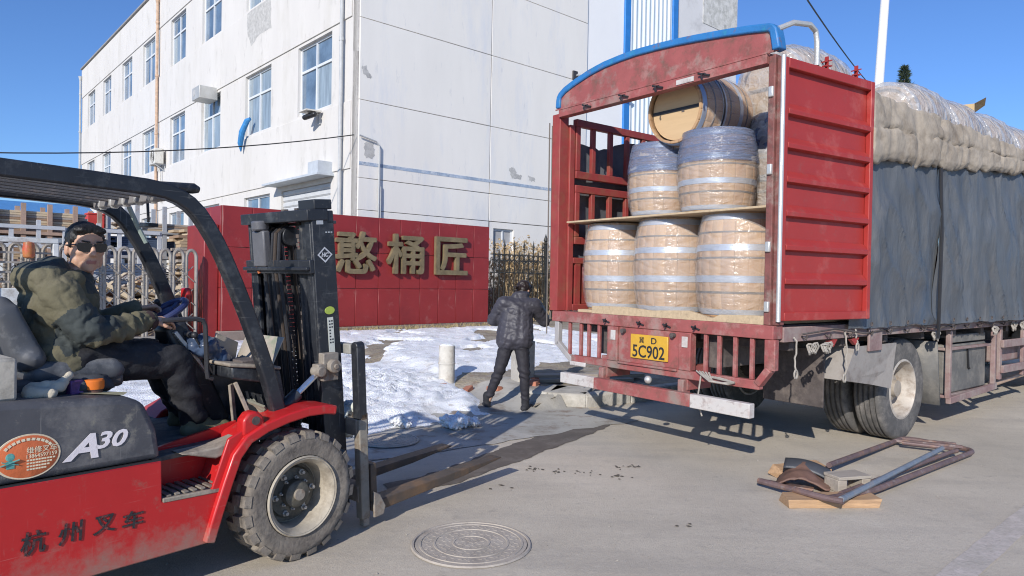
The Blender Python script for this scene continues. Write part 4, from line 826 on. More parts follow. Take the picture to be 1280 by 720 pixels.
q = MB(); q.add([(2.95, .0, .95), (3.05, .0, .30), (3.05, .6, .30), (2.95, .6, .95)], [(0, 1, 2, 3)]); o = q.build('front_mudflap', dark_box, trk); s_ = o.modifiers.new('s', 'SOLIDIFY'); s_.thickness = .02
q = MB(); q.bx(3.40, 4.58, .10, .62, .36, .885); tb = tp('toolbox', q, dark_box, .02)
q = MB(); q.bx(3.36, 4.62, .06, .64, .83, .86); q.bx(3.36, 4.6, .07, .64, .33, .358); q.build('toolbox_band', pink_grime, tb, bevel=.005)
q = MB(); q.bx(3.45, 4.5, .085, .098, .905, .99); tp('upper_locker', q, dark_box, .008)
q = MB(); q.beam((4.0, .09, .82), (4.02, .085, .62), .02, .012); q.tube([(4.02, .085, .62), (4.05, .085, .60)], .012, 6); q.build('toolbox_latch', black_m, tb)
q = MB(); q.beam((3.37, .05, 1.05), (3.37, .05, .33), .05, .05); q.beam((4.66, .05, 1.05), (4.66, .05, .34), .05, .05); q.beam((3.35, .04, .31), (4.7, .04, .36), .05, .07); tp('toolbox_carrier', q, pink_grime)
for z in (.80, .50): q = MB(); q.bx(4.84, 6.5, .0, .035, z, z+.09); tp('guard_rail', q, pink_grime)
for x in (4.84, 5.65, 6.44): q = MB(); q.bx(x, x+.07, .036, .075, .42, 1.05); tp('guard_post', q, pink_grime)
q = MB(); q.bx(5.0, 6.3, .12, .5, .6, .82); tp('air_tank_box', q, pink_grime, .03)
q = MB(); q.tube([(6.9, .3, .75), (7.6, .3, .75)], .26, 16); tp('fuel_tank', q, dark_box, .02)
q = MB(); q.tube([(4.75, .1, .38), (5.1, .2, .32), (6.7, .15, .42)], .03, 8); q.build('exhaust_pipe', rust_pipe, trk)
q = MB(); q.tube([(3.7, .3, .30), (3.7, .3, .25)], .04, 8); q.build('drain_valve', silver_m, trk)
# ---------------------------------------------------------------- tarpaulin and blanket over the load
tt = thing('side_tarpaulin', 'wrinkled blue grey tarpaulin hung down the long side of the truck', 'tarpaulin', TC, AT)
def tarp(x0, x1, dy):
    def f(u, v):
        x = x0+(x1-x0)*u; z = 1.135+v*1.75
        w_ = .045*fbm((x*1.3+z*.5, z*.6, dy*30), 5)+.042*(1-min(1, abs(fbm((x*2.4+z*.9, z*.9, 3), 2))*1.6))**4+.014*abs(math.sin(x*5.5+z*.9+2*fbm((x, z, 5))))*(1-.4*v)
        k_ = .25+.75*sm(1.15, 1.45, x); return (x, -.04+dy-(w_+.035*(1-abs(2*v-1)))*k_, z+.012*fbm((x*3, v, 2)))
    q = MB(); q.grid(f, int((x1-x0)*28), 44); q.build('sheet', tarp_m, tt, smooth=80)
tarp(1.02, 2.70, 0.0); tarp(2.66, 5.6, -.012); tarp(5.55, 9.6, 0.0)
ey = MB(); ey.tube([(.016*math.cos(a), 0, .016*math.sin(a)) for a in [2*PI*i/8 for i in range(8)]], .005, 5, closed=True); ey_me = ey.build('e', chassis_m, mesh_only=True)
for k in range(24): o = link('eyelet', ey_me, tt); o.location = (1.3+k*.35, -.105, 1.175)
q = MB(); q.tube([(2.69, -.10, 1.0), (2.68, -.115, 2.0), (2.67, -.09, 2.8)], .016, 6); q.build('strap', black_m, tt)
def blanket(name, x0, x1, zb, zt_, lab, dep):
    """thick quilted cloth: outer skin over edge and inner skin joined"""
    q = MB(); nu, nv = int((x1-x0)*26), 34
    def prof(x, v):
        b0, t0 = zb(x), zt_(x)
        if v < .62: s_ = v/.62; y = -.125-.018*math.sin(PI*s_)-.02*(1-s_); z = b0+(t0-b0)*s_; seam = .022*math.exp(-((s_-.52+.05*fbm((x*1.2, 5, 5), 2))/.018)**2)+.03*math.exp(-((s_-.02)/.05)**2); y += seam
        else: s_ = (v-.62)/.38; a = s_*PI/2; y = -.13+.02+(.30+dep)*s_; z = t0+.05*math.sin(a)-.03*s_
        return y, z
    def f(u, v):
        x = x0+(x1-x0)*u; y, z = prof(x, v); n_ = fbm((x*2.6, z*2.2+y*2.2, 3), 5); n2 = fbm((x*8, z*6+y*6, 8), 4)
        tuft = -.022*max(0, math.cos(x*2*PI/.52+fbm((x, z, 7), 2)))**24
        return (x, y-.012*n_-.006*n2+.020*(1-min(1, abs(fbm((x*2.6+.5*z, z*1.8+y, 12), 2))*2))**2-tuft, z+(.035*n2+.02*n_)*(1 if v < .06 else .6))
    q.grid(f, nu, nv); o = q.build(name, mat('burlap_blanket', (.37, .315, .25), .95, var=.18, vs=5, bump=.45, bs=14, bdist=.02, dirt=[((.22, .175, .13), .3, 3), ((.39, .335, .265), .3, 7)]), None, smooth=80)
    s_ = o.modifiers.new('s', 'SOLIDIFY'); s_.thickness = .05; s_.offset = -1; o.location = TC; o.rotation_euler = (0, 0, AT); tag(o, lab, 'blanket')
blanket('quilted_blanket', 1.17, 9.6, lambda x: 2.56+.078*(x-1.4)+.05*fbm((x*2.2, 0, 0), 4), lambda x: 3.13+.02*fbm((x*2, 1, 1)), 'thick beige quilted blanket rolled over the top edge of the load', .10)
# ================================================================= barrels
oak = [mat('oak_stave_%s' % n_, c, .7, var=.2, vs=5, bump=.12, bs=40, stretch=(3, 3, .35), dirt=((c[0]*.8, c[1]*.74, c[2]*.68), .12, 1.5)) for n_, c in (('light', (.46, .285, .15)), ('mid', (.39, .235, .12)), ('pink', (.43, .265, .15)))]
head_m = mat('oak_head', (.58, .40, .22), .65, var=.08, vs=3, bump=.1, bs=30, stretch=(6, .6, 1))
hoop_m = mat('galvanised_hoop', (.44, .51, .61), .38, .55, var=.15, vs=6)
hoop_d = mat('dark_hoop_edge', (.10, .09, .085), .6, .3)
film = film_mat('clear_stretch_film', (.86, .79, .72), .25, .13, 6, 1.0, (1, 1, 2.6)); film_b = film_mat('blue_stretch_film', (.17, .22, .35), .66, .2, 6, .8, (1, 1, 9)); film_h = film_mat('heavy_stretch_film', (.62, .60, .58), .55, .14, 13, .9)
BH, NS = .83, 20
def rad(t, re=.295, rm=.345): return re+(rm-re)*(1-(2*t-1)**2)
stave_me = []
for m_ in oak:
    q = MB(); vs = []; da = PI/NS*.990; ni = 8
    for i in range(ni+1):
        t = i/ni; r_ = rad(t)
        for a, rr in ((-da, r_-.022), (-da, r_-.004), (-da*.8, r_), (da*.8, r_), (da, r_-.004), (da, r_-.022)): vs.append((rr*math.cos(a), rr*math.sin(a), t*BH))
    fs = [(i*6+j, i*6+(j+1) % 6, i*6+6+(j+1) % 6, i*6+6+j) for i in range(ni) for j in range(6)]+[tuple(range(6))[::-1], tuple(ni*6+j for j in range(6))]
    q.add(vs, fs); stave_me.append(q.build('stave', m_, mesh_only=True, smooth=30))
q = MB(); q.lathe([(.0001, BH-.035), (.262, BH-.035), (.262, BH-.05)], 32, cap=False); q.lathe([(.0001, .035), (.262, .035), (.262, .05)], 32, cap=False); head_me = q.build('head', head_m, mesh_only=True)
def hoop(t0, t1, m_, e=.003):
    q = MB(); r0, r1 = rad(t0)+e, rad(t1)+e; q.lathe([(r0-.004, t0*BH), (r0, t0*BH), (r1, t1*BH), (r1-.004, t1*BH)], 40, cap=False); return q.build('hoop', m_, mesh_only=True)
hoops = [hoop(.02, .075, hoop_m), hoop(.225, .245, hoop_d), hoop(.33, .395, hoop_m), hoop(.555, .572, hoop_d), hoop(.63, .69, hoop_m), hoop(.80, .815, hoop_d), hoop(.925, .98, hoop_m)]
def wrap(seed, t0, t1, m_, amp, capt=True, pad=.012):
    q = MB(); n = 44; ni = 22; vs = []
    for i in range(ni+1):
        t = t0+(t1-t0)*i/ni; base = max(rad(min(1, max(0, t))), .0)+pad
        for j in range(n):
            a = 2*PI*j/n; r_ = base+amp*(.5*abs(fbm((math.cos(a)*2.5, math.sin(a)*2.5, t*5+seed), 3))+.35*abs(math.sin(3*a+t*9+seed))*abs(fbm((a*.7, t*2, seed)))); vs.append((r_*math.cos(a), r_*math.sin(a), t*BH))
    fs = [(i*n+j, i*n+(j+1) % n, (i+1)*n+(j+1) % n, (i+1)*n+j) for i in range(ni) for j in range(n)]
    if capt:
        k = len(vs); vs.append((0, 0, t1*BH+.006)); fs += [(ni*n+j, ni*n+(j+1) % n, k) for j in range(n)]
    if capt and t0 < 0:
        k = len(vs); vs.append((0, 0, t0*BH-.004)); fs += [((j+1) % n, j, k) for j in range(n)]
    q.add(vs, fs); return q.build('film_wrap', m_, mesh_only=True, smooth=80)
wraps = [wrap(k*3.1, .03, 1.004, film, .032, pad=.009) for k in range(3)]; wraps_b = [wrap(k*2.3+9, .60, 1.006, film_b, .012, pad=.018) for k in range(2)]; wraps_h = [wrap(k*4.7+20, -.01, 1.01, film_h, .055, pad=.014) for k in range(2)]; wrap_o = wrap(41, .0, .93, film, .02, capt=False)
def barrel(label, x, y, z, rot=(0, 0, 0), s=1., sh=1., wr=None, blue=None, seed=0, strap=False, group='wrapped barrels on the truck'):
    t = thing('barrel', label, 'barrel', TC+LT*x+NT*y+V((0, 0, z)), 0, group); t.rotation_euler = (Matrix.Rotation(AT, 3, 'Z') @ Matrix.Rotation(rot[2], 3, 'Z') @ Matrix.Rotation(rot[1], 3, 'Y') @ Matrix.Rotation(rot[0], 3, 'X')).to_euler(); t.scale = (s, s, sh)
    rn = random.Random(seed)
    for k in range(NS): o = link('stave', rn.choice(stave_me), t); o.rotation_euler = (0, 0, 2*PI*k/NS+rn.uniform(-.004, .004))
    for h in hoops: link('hoop', h, t)
    link('head', head_me, t)
    if wr is not None: link('film_wrap', wr, t)
    if blue is not None: link('film_wrap', blue, t, 'blue film round the upper half')
    if strap:
        q = MB(); q.bx(-.014, .014, -.262, .262, BH-.034, BH-.028); q.build('strap', black_m, t)
        q = MB(); q.lathe([(rad(.7)+.02, .68*BH), (rad(.7)+.02, .71*BH)], 40, cap=False); q.build('strap', black_m, t)
        q = MB(); q.bx(-.012, .012, -.05, -.016, BH-.034, BH-.0305); q.bx(-.03, -.006, -.09, -.06, BH-.034, BH-.0305); q.build('burnt_mark', chassis_m, t)
    return t
FL = 1.222
barrel('film wrapped barrel standing left in the bottom row on the truck deck', .42, 2.02, FL, s=.985, sh=1.02, wr=wraps[0], seed=1)
barrel('film wrapped barrel standing in the middle of the bottom row on the deck', .42, 1.315, FL, s=1.03, sh=1.035, wr=wraps[1], seed=2)
barrel('film wrapped barrel standing right in the bottom row, beside the red door', .42, .60, FL, s=1.04, sh=1.045, wr=wraps[2], seed=3)
barrel('barrel with blue film on its upper half, left of the second tier', .42, 1.475, 2.108, s=.885, sh=.815, wr=wraps[0], blue=wraps_b[0], seed=4)
barrel('larger barrel with blue film on its upper half, middle of the second tier', .42, .85, 2.108, s=.965, sh=.845, wr=wraps[1], blue=wraps_b[1], seed=5)
barrel('wrapped barrel half hidden by the truck corner post, right of the second tier', 1.14, .60, 2.108, s=1.06, sh=1.1, wr=wraps_h[0], blue=wraps_b[0], seed=6)
barrel('barrel lying on the second tier with its plain strapped head turned to the road', .96, 1.12, 3.07, rot=(0, -PI/2-.05, 0), s=1.0, sh=.98, wr=wrap_o, seed=7, strap=True)
barrel('heavily wrapped barrel lying at the very top under the roof arch', 1.70, .60, 3.30, rot=(0, -PI/2-.05, -.05), s=1.10, sh=1.0, wr=wraps_h[1], seed=8, strap=True)
random.seed(8)
barrel('wrapped barrel in the back row of the second tier behind the blue wrapped pair', 1.25, 1.32, 2.108, s=.98, sh=.9, wr=wraps[0], seed=10)
for k in range(3): barrel(['leftmost', 'middle', 'rightmost'][k]+' barrel of the back row standing on the deck', 1.18, 2.0-.72*k, FL, s=1, sh=1.02, wr=wraps[k], seed=20+k, group='back row of barrels on the deck')
names = ['nearest heavily wrapped barrel on top of the load, just beyond the red door', 'second wrapped barrel on top of the load counted from the red door', 'third wrapped barrel on top of the load counted from the red door', 'fourth wrapped barrel along the top of the load', 'fifth wrapped barrel along the top of the load', 'farthest wrapped barrel on top of the load, at the right edge']
for k in range(6): barrel(names[k], 2.55+.96*k, .42, 3.20, rot=(0, PI/2, 0), s=1.12, sh=1.06, wr=wraps_h[k % 2], seed=30+k)
ply = mat('plywood', (.50, .38, .24), .8, var=.15, vs=6, bump=.1, bs=20, stretch=(.6, 4, 4), dirt=((.33, .24, .16), .2, 8))
def sheet_(lab, x0, x1, y0, y1, z0, z1, m_=ply):
    q = MB(); q.bx(x0, x1, y0, y1, z0, z1); o = q.build('plywood_sheet', m_, None, bevel=.003); o.location = TC; o.rotation_euler = (0, 0, AT); return tag(o, lab, 'plywood sheet')
sheet_('thin plywood sheet lying between the two tiers of barrels', .04, 1.6, .03, 2.38, 2.086, 2.104)
sheet_('plywood sheet under the bottom row of barrels', .05, 1.6, .1, 2.2, 1.19, 1.218)
sheet_('plywood sheet bearing the wrapped barrels on top of the load', 1.7, 9.5, .06, 2.36, 2.80, 2.825)
q = MB(); P = [(.06, 1.192), (1.93, 1.192), (1.93, 1.262), (1.5, 1.27), (1.2, 1.25), (.95, 1.262), (.78, 1.268), (.55, 1.215), (.48, 1.25), (.06, 1.262)]
q.yz(P, -.02, .015); o = q.build('splintered_board', ply, None); o.location = TC; o.rotation_euler = (0, 0, AT); tag(o, 'yellowish splintered board edge along the truck tail under the barrels', 'board')
q = MB(); q.add([(3.9, .75, 3.6), (4.5, .9, 3.62), (4.45, 1.0, 3.95), (4.1, .92, 4.0)], [(0, 1, 2, 3)])
q = MB(); q.bx(-.2, .2, -.15, .15, 0, .26); q.add([(-.2, -.15, .262), (.2, -.15, .262), (.24, -.26, .36), (-.2, -.28, .33)], [(0, 1, 2, 3)]); o = q.build('cardboard_box', mat('cardboard', (.50, .36, .19), .85, var=.15), None, smooth=0); o.location = TC+LT*6.1+NT*.95+V((0, 0, 3.72)); o.rotation_euler = (0, .1, AT+.3); tag(o, 'small torn cardboard box on top of the wrapped barrels', 'box')
# ================================================================= forklift (local: x forward, y left, z up; origin at the right front tyre contact)
red_fl = mat('forklift_red', (.50, .017, .018), .38, var=.07, vs=2.5, bump=.05, bs=25, coat=.1, dirt=[((.34, .08, .065), .14, 1.6), ((.30, .12, .09), .10, 13)], mud=((.30, .19, .15), .46, .20), scr=((.50, .22, .19), .45))
hood_m = mat('dusty_grey_cover', (.075, .075, .082), .6, var=.2, vs=3, bump=.12, bs=30, dirt=[((.20, .19, .18), .28, 3.5), ((.27, .25, .20), .12, 12)], scr=((.26, .25, .23), .5))
fl_black = mat('forklift_black', (.020, .022, .027), .42, var=.2, vs=4, bump=.08, bs=30, dirt=[((.075, .08, .085), .22, 6), ((.16, .15, .13), .06, 14)], scr=((.17, .17, .17), .4))
fl_dust = mat('dusty_tray', (.33, .28, .22), .85, var=.2, vs=7, bump=.3, bs=40, dirt=((.15, .13, .11), .35, 9))
mud_steel = mat('muddy_steel', (.22, .19, .16), .75, .1, var=.25, vs=8, bump=.25, bs=35, dirt=[((.36, .32, .26), .35, 5), ((.16, .09, .05), .2, 9)])
fork_m = mat('worn_fork_steel', (.085, .068, .055), .6, .25, var=.2, vs=5, bump=.15, bs=40, dirt=[((.20, .12, .065), .3, 3.5)])
fl_tyre = mat('muddy_forklift_tyre', (.17, .145, .12), .92, var=.3, vs=9, bump=.5, bs=45, dirt=[((.27, .235, .19), .45, 5), ((.05, .045, .04), .25, 8)])
seat_m = mat('grey_vinyl', (.085, .088, .095), .45, var=.12, vs=5, bump=.08, bs=40, dirt=((.24, .24, .24), .2, 6))
beige_m = mat('beige_box', (.48, .44, .37), .7, var=.1, dirt=((.3, .27, .22), .25, 8))
chrome = mat('bright_rod', (.65, .65, .66), .2, .9, var=.05)
fl = thing('forklift', 'red and black forklift with its forks lowered, driver seated', 'forklift', FC, AF)
def fp(name, q, m, bevel=.008, **k): return q.build(name, m, fl, bevel=bevel, **k)
W_ = 1.10
# chassis and side panels
q = MB(); q.xz([(-2.3, .224), (-.485, .218), (-.41, .455), (-.715, .468), (-.718, .655), (-2.3, .672)], .0, .022); side = fp('side_panel', q, red_fl, .006)
q = MB(); q.xz([(-2.3, .224), (-.485, .218), (-.41, .455), (-.715, .468), (-.718, .655), (-2.3, .672)], W_-.022, W_); fp('side_panel', q, red_fl, .006)
q = MB(); q.xz([(-2.3, .24), (-.6, .24), (-.42, .44), (-.72, .46), (-.72, .64), (-2.3, .66)], .024, W_-.024); fp('chassis', q, chassis_m)
q = MB(); q.xz([(-.705, .47), (-.42, .458), (-.34, .60), (-.25, .74), (-.705, .66)], .20, .22); fp('step_recess', q, red_fl, 0)
q = MB(); q.xz([(-.712, .462), (-.405, .45), (-.40, .468), (-.712, .482)], -.004, .21); st_ = fp('step', q, fl_dust, .004)
q = MB()
for k in range(7): q.bx(-.69+.04*k, -.67+.04*k, .01, .2, .482, .489)
q.build('step_tread', mud_steel, st_)
# front fender: strip rising from the sill over the wheel
def strip(pts, y0, y1, th):
    q = MB(); n = len(pts)
    vs = []
    for i, (x, z) in enumerate(pts):
        a = V(pts[max(0, i-1)]); b = V(pts[min(n-1, i+1)]); d = (b-a).normalized(); nn = V((-d.y, d.x))
        vs += [(x, y0, z), (x, y1, z), (x+nn.x*th, y1, z+nn.y*th), (x+nn.x*th, y0, z+nn.y*th)]
    fs = [(i*4+j, i*4+(j+1) % 4, i*4+4+(j+1) % 4, i*4+4+j) for i in range(n-1) for j in range(4)]+[(3, 2, 1, 0), ((n-1)*4, (n-1)*4+1, (n-1)*4+2, (n-1)*4+3)]
    q.add(vs, fs); return q
fpts = [(-.478, .218), (-.435, .35), (-.39, .48), (-.345, .60), (-.29, .665), (-.20, .705), (-.08, .735), (.04, .752), (.14, .75), (.21, .738)]
q = strip(fpts, -.03, .20, .05); fp('fender', q, red_fl, .008)
q = strip(fpts, W_-.2, W_+.03, .05); fp('fender', q, red_fl, .008)
q = MB(); q.xz([(-.49, .45), (-.40, .45), (-.335, .60), (-.26, .69), (-.26, .76), (-.40, .70)], .0, .02); fp('pillar_plate', q, red_fl, .006)
q = MB(); q.xz([(-.33, .70), (-.33, .78), (-.30, .815), (-.26, .82), (-.22, .79), (-.20, .70)], -.01, .06); lug = fp('lifting_lug', q, red_fl, .012)
q = MB(); q.lathe([(.022, 0), (.022, .004), (.0001, .004)], 14, Matrix.Translation((-.265, -.012, .772)) @ Matrix.Rotation(PI/2, 4, 'X')); q.build('lug_hole', chassis_m, lug)
# engine cover (hood)
hp = [(-2.3, .675), (-2.3, 1.01), (-1.30, .99), (-.86, .958), (-.79, .925), (-.735, .80), (-.712, .66)]
q = MB(); q.xz(hp, .012, W_-.012); hood = fp('engine_cover', q, hood_m, .03, seg=3)
q = MB(); q.xz([(-2.28, .662), (-.718, .648), (-.718, .662), (-2.28, .676)], .004, .02); q.build('cover_seam', black_m, hood)
# lettering and decals (flat print on the panels, 1-2 mm proud)
q = MB()
for ch, x, z, h in (('杭', -1.215, .425, .095), ('州', -1.085, .428, .088), ('叉', -.955, .43, .078), ('车', -.84, .42, .078)): q.text(ch, h, (x, -.0022, z), (1, 0, 0.03), (0.06, 0, 1), .002, .016, width=.088)
q.build('side_lettering', mat('black_lettering', (.03, .028, .03), .6, var=.3, vs=40, dirt=((.30, .06, .05), .22, 40)), side, smooth=0)
q = MB(); q.text('A', .105, (-1.045, .0095, .772), (1, 0, -.015), (0, 0, 1), .002, .03, .35, width=.135); q.text('30', .072, (-.925, .0095, .788), (1, 0, -.015), (0, 0, 1), .002, .025, .3, width=.13); q.build('model_lettering', mat('pale_decal', (.78, .72, .73), .55, var=.06), hood, smooth=0)
T = Matrix.Translation((-1.232, .011, .768)) @ Matrix.Rotation(PI/2, 4, 'X') @ Matrix.Diagonal((1.28, 1, 1, 1))
q = MB(); q.lathe([(.0001, .0012), (.088, .0012), (.089, 0)], 40, T, cap=False); dec = q.build('oval_decal', mat('cream_decal', (.72, .60, .42), .5), hood)
q = MB(); q.lathe([(.0001, .0020), (.082, .0020), (.083, .0013)], 40, T, cap=False); q.build('decal_face', mat('orange_decal', (.62, .15, .05), .5, var=.08), dec)
q = MB(); F_ = (-1.0, 0, 0); yd = .0082
q.text('维修叉车', .026, (-1.185, yd, .792), (1, 0, 0), (0, 0, 1), .001, .0, width=.105); q.text('13864597159', .015, (-1.185, yd, .768), (1, 0, 0), (0, 0, 1), .001, .0, width=.105)
for k, (z, w_) in enumerate(((.752, .10), (.740, .09), (.728, .085), (.716, .075))):
    for j in range(int(w_/.010)): q.bx(-1.237+.010*j, -1.230+.010*j+.001*(j % 2), yd-.001, yd, z-.003, z+.003)
for k in range(11): a = PI*(.2+.6*k/10); q.bx(-.006, .006, -.001, 0, -.005, .005, T=Matrix.Translation((-1.232+.092*math.cos(a), yd, .768+.068*math.sin(a))) @ Matrix.Rotation(-(a-PI/2), 4, 'Y'))
q.build('decal_lettering', mat('cream_print', (.78, .70, .50), .6), dec, smooth=0)
q = MB(); q.ell((-1.292, yd+.001, .775), (.016, .002, .016), n=8); q.beam((-1.325, yd, .745), (-1.262, yd, .762), .003, .014, (0, 1, 0)); q.beam((-1.32, yd, .76), (-1.265, yd, .742), .003, .010, (0, 1, 0)); q.bx(-1.305, -1.278, yd-.001, yd, .73, .76); q.build('decal_emblem', mat('teal_print', (.12, .36, .32), .6, var=.3, vs=60), dec, smooth=0)
q = MB(); q.add([(-1.0, .16, .9745), (-.86, .06, .962), (-.80, .17, .933+.022), (-.95, .26, .970)], [(0, 1, 2, 3)]); q.build('cover_label', mat('yellowed_label', (.42, .40, .26), .7, var=.2, vs=20), hood, smooth=0)
# overhead guard
gp = [(-2.3, 1.975), (-1.30, 1.945), (-.97, 1.938), (-.75, 1.932), (-.66, 1.922), (-.59, 1.90), (-.53, 1.866), (-.48, 1.82), (-.435, 1.76), (-.39, 1.69), (-.341, 1.60), (-.275, 1.46), (-.206, 1.30), (-.14, 1.13), (-.087, .985), (-.02, .77)]
def band(pts, w_, y0, y1):
    n = len(pts); L, Rr = [], []
    for i in range(n):
        a = V(pts[max(0, i-1)]); b = V(pts[min(n-1, i+1)]); d = (b-a).normalized(); nn = V((-d.y, d.x)); p = V(pts[i]); L.append(p); Rr.append(p-nn*w_)
    vs = [(p.x, y, p.y) for y in (y0, y1) for p in L+Rr]; m_ = 2*n; fs = []
    for i in range(n-1):
        fs += [(i, i+1, n+i+1, n+i), (m_+i+1, m_+i, m_+n+i, m_+n+i+1), (i+1, i, m_+i, m_+i+1), (n+i, n+i+1, m_+n+i+1, m_+n+i)]
    fs += [(0, n, m_+n, m_), (n-1, m_+n-1, m_+2*n-1, 2*n-1)]
    q = MB(); q.add([(v[0], v[1], v[2]) for v in vs], fs); return q
for y0, y1 in ((.09, .15), (.93, .99)):
    q = band(gp, .075, y0, y1); fp('guard_leg', q, fl_black, .01)
    q = MB(); q.xz([(-2.25, .9), (-2.17, .9), (-2.17, 1.90), (-2.25, 1.90)], y0, y1); fp('guard_rear_leg', q, fl_black, .01)
slat = MB(); slat.bx(-2.2, -.60, -.012, .012, 1.855, 1.895)
for k in range(6):
    y = .23+.124*k; q = MB(); q.beam((-2.2, y, 1.945), (-.66, y, 1.885), .022, .035); fp('roof_slat', q, mat('slat_grey', (.10, .10, .105), .5, var=.2, dirt=((.3, .24, .2), .2, 6)), .004)
q = MB(); q.beam((-.66, .155, 1.87), (-.66, .925, 1.87), .045, .055, (0, 0, 1)); xb = fp('roof_front_bar', q, mat('bar_grey', (.20, .19, .185), .5, var=.15), .008)
for k in range(5): q = MB(); q.tube([(-.66, .25+.15*k, 1.885), (-.66, .25+.15*k, 1.855), (-.66, .25+.15*k, 1.835)], [.028, .028, .014], 10); q.build('bar_bolt', silver_m, xb)
q = MB(); q.beam((-2.2, .155, 1.93), (-2.2, .925, 1.93), .05, .05); fp('roof_rear_bar', q, fl_black)
q = MB(); q.tube([(-.72, .12, 1.905), (-.60, .12, 1.908), (-.53, .12, 1.912), (-.505, .12, 1.908)], [.022, .026, .026, .016], 10); fp('guard_lip', q, fl_black, 0)
q = MB(); q.tube([(-.59, .70, 1.85), (-.545, .70, 1.75), (-.50, .70, 1.665)], .013, 8); fp('work_lamp_tube', q, mat('glass_green_tube', (.30, .36, .32), .3, var=.2), 0)
q = MB(); q.tube([(-.58, .5, 1.86), (-.575, .5, 1.76)], .008, 6); q.bx(-.60, -.55, .44, .56, 1.735, 1.755); fp('mirror_bracket', q, fl_black, .004)
q = MB(); q.tube([(-.31, .90, 1.25), (-.34, .88, 1.26), (-.36, .88, 1.24), (-.36, .88, 1.12), (-.33, .88, 1.10), (-.20, .90, 1.11)], .010, 6); fp('grab_handle', q, fl_black, 0)
q = MB(); q.bx(-.23, -.20, .80, .88, 1.33, 1.42); fp('red_lamp', q, mat('red_lens', (.45, .02, .02), .25), .01)
# floor, dash, controls
q = MB(); q.xz([(-.72, .625), (-.12, .64), (-.05, .66), (-.05, .685), (-.72, .648)], .10, W_-.10); fp('floor_plate', q, mat('rubber_mat', (.06, .062, .065), .85, var=.3, vs=8, dirt=((.2, .18, .15), .35, 7)), .004)
q = MB(); q.xz([(-.62, .66), (-.45, .61), (-.25, .66), (-.20, .72), (-.30, .70), (-.45, .665)], .02, .14); fp('floor_edge', q, fl_dust, .008)
q = MB(); q.xz([(-.30, .965), (-.08, .92), (.0, .62), (.06, .62), (-.02, .99), (-.30, 1.03)], .16, .96); fp('dashboard', q, fl_black, .012)
q = MB(); q.xz([(-.32, 1.03), (-.02, .99), (-.02, 1.008), (-.32, 1.05)], .15, .60); tr_ = fp('dash_tray', q, fl_dust, .008)
q = MB(); q.bx(-.20, -.08, .24, .38, 1.02, 1.045); q.build('tray_box', chassis_m, tr_, bevel=.006)
q = MB(); q.xz([(-.20, 1.0), (-.05, .99), (-.03, 1.11), (-.16, 1.17)], .58, .60); q.xz([(-.06, .99), (-.05, .99), (.03, 1.16), (.02, 1.16)], .2, .58); fp('dash_shield', q, mat('dirty_clear_plate', (.38, .33, .27), .4, var=.25, dirt=((.2, .25, .15), .3, 9)), .003)
q = MB(); q.beam((-.46, .52, 1.24), (-.20, .52, .68), .12, .16, (0, 1, 0)); fp('steering_column', q, fl_black, .02)
q = MB(); q.beam((-.47, .44, 1.20), (-.28, .44, .96), .02, .05, (0, 1, 0)); fp('column_rail', q, silver_m, .004)
sw = bpy.data.objects.new('steering_wheel', None); COL.objects.link(sw); sw.parent = fl; sw.location = (-.46, .555, 1.298); sw.rotation_euler = (0, R(-33), 0)
navy = mat('blue_steering_grip', (.025, .035, .11), .5, var=.15, vs=9)
q = MB(); q.tube([(.112*math.cos(a), .112*math.sin(a), 0) for a in [2*PI*i/28 for i in range(28)]], .0165, 10, closed=True); q.build('wheel_rim', navy, sw)
q = MB()
for a in (.3, 2.4, 4.5): q.beam((0, 0, -.02), (.108*math.cos(a), .108*math.sin(a), 0), .03, .012)
q.lathe([(.04, -.06), (.05, -.02), (.045, .005), (.0001, .01)], 16); q.build('wheel_hub', navy, sw)
q = MB(); q.tube([(.03, .106, .0), (.03, .106, .035)], [.010, .012], 8); q.ell((.03, .106, .04), .016, n=8); q.build('spinner_knob', black_m, sw)
q = MB(); q.tube([(-.58, .32, 1.268), (-.42, .30, 1.272), (-.385, .30, 1.262), (-.372, .30, 1.235), (-.36, .30, 1.0), (-.355, .30, .965), (-.33, .30, .955)], .0125, 8); fp('grab_bar', q, mat('worn_black_tube', (.05, .05, .055), .4, .2, var=.3), 0)
for k in range(4):
    y = .36+.05*k; q = MB(); q.tube([(-.30, y, .98), (-.36, y-.01, 1.10), (-.40, y-.015, 1.17)], .006, 6); q.ell((-.405, y-.015, 1.185), .018, n=8); fp('control_lever', q, black_m, 0)
q = MB(); q.beam((-.26, .20, .94), (-.16, .18, .70), .02, .02); q.beam((-.24, .28, .92), (-.20, .30, .66), .015, .03); fp('pedal_link', q, fl_dust, .003)
q = MB(); q.bx(-.30, -.22, .25, .35, .69, .70); fp('pedal', q, chassis_m, .004)
q = MB()
for k in range(3): q.tube([(-.20+.02*k, .2, .84), (-.12, .16, .80-.02*k), (-.05, .18, .72), (-.10, .24, .68), (-.2, .3, .70)], .012, 6)
fp('hoses', q, mat('dusty_hose', (.25, .24, .17), .8, var=.2), 0)
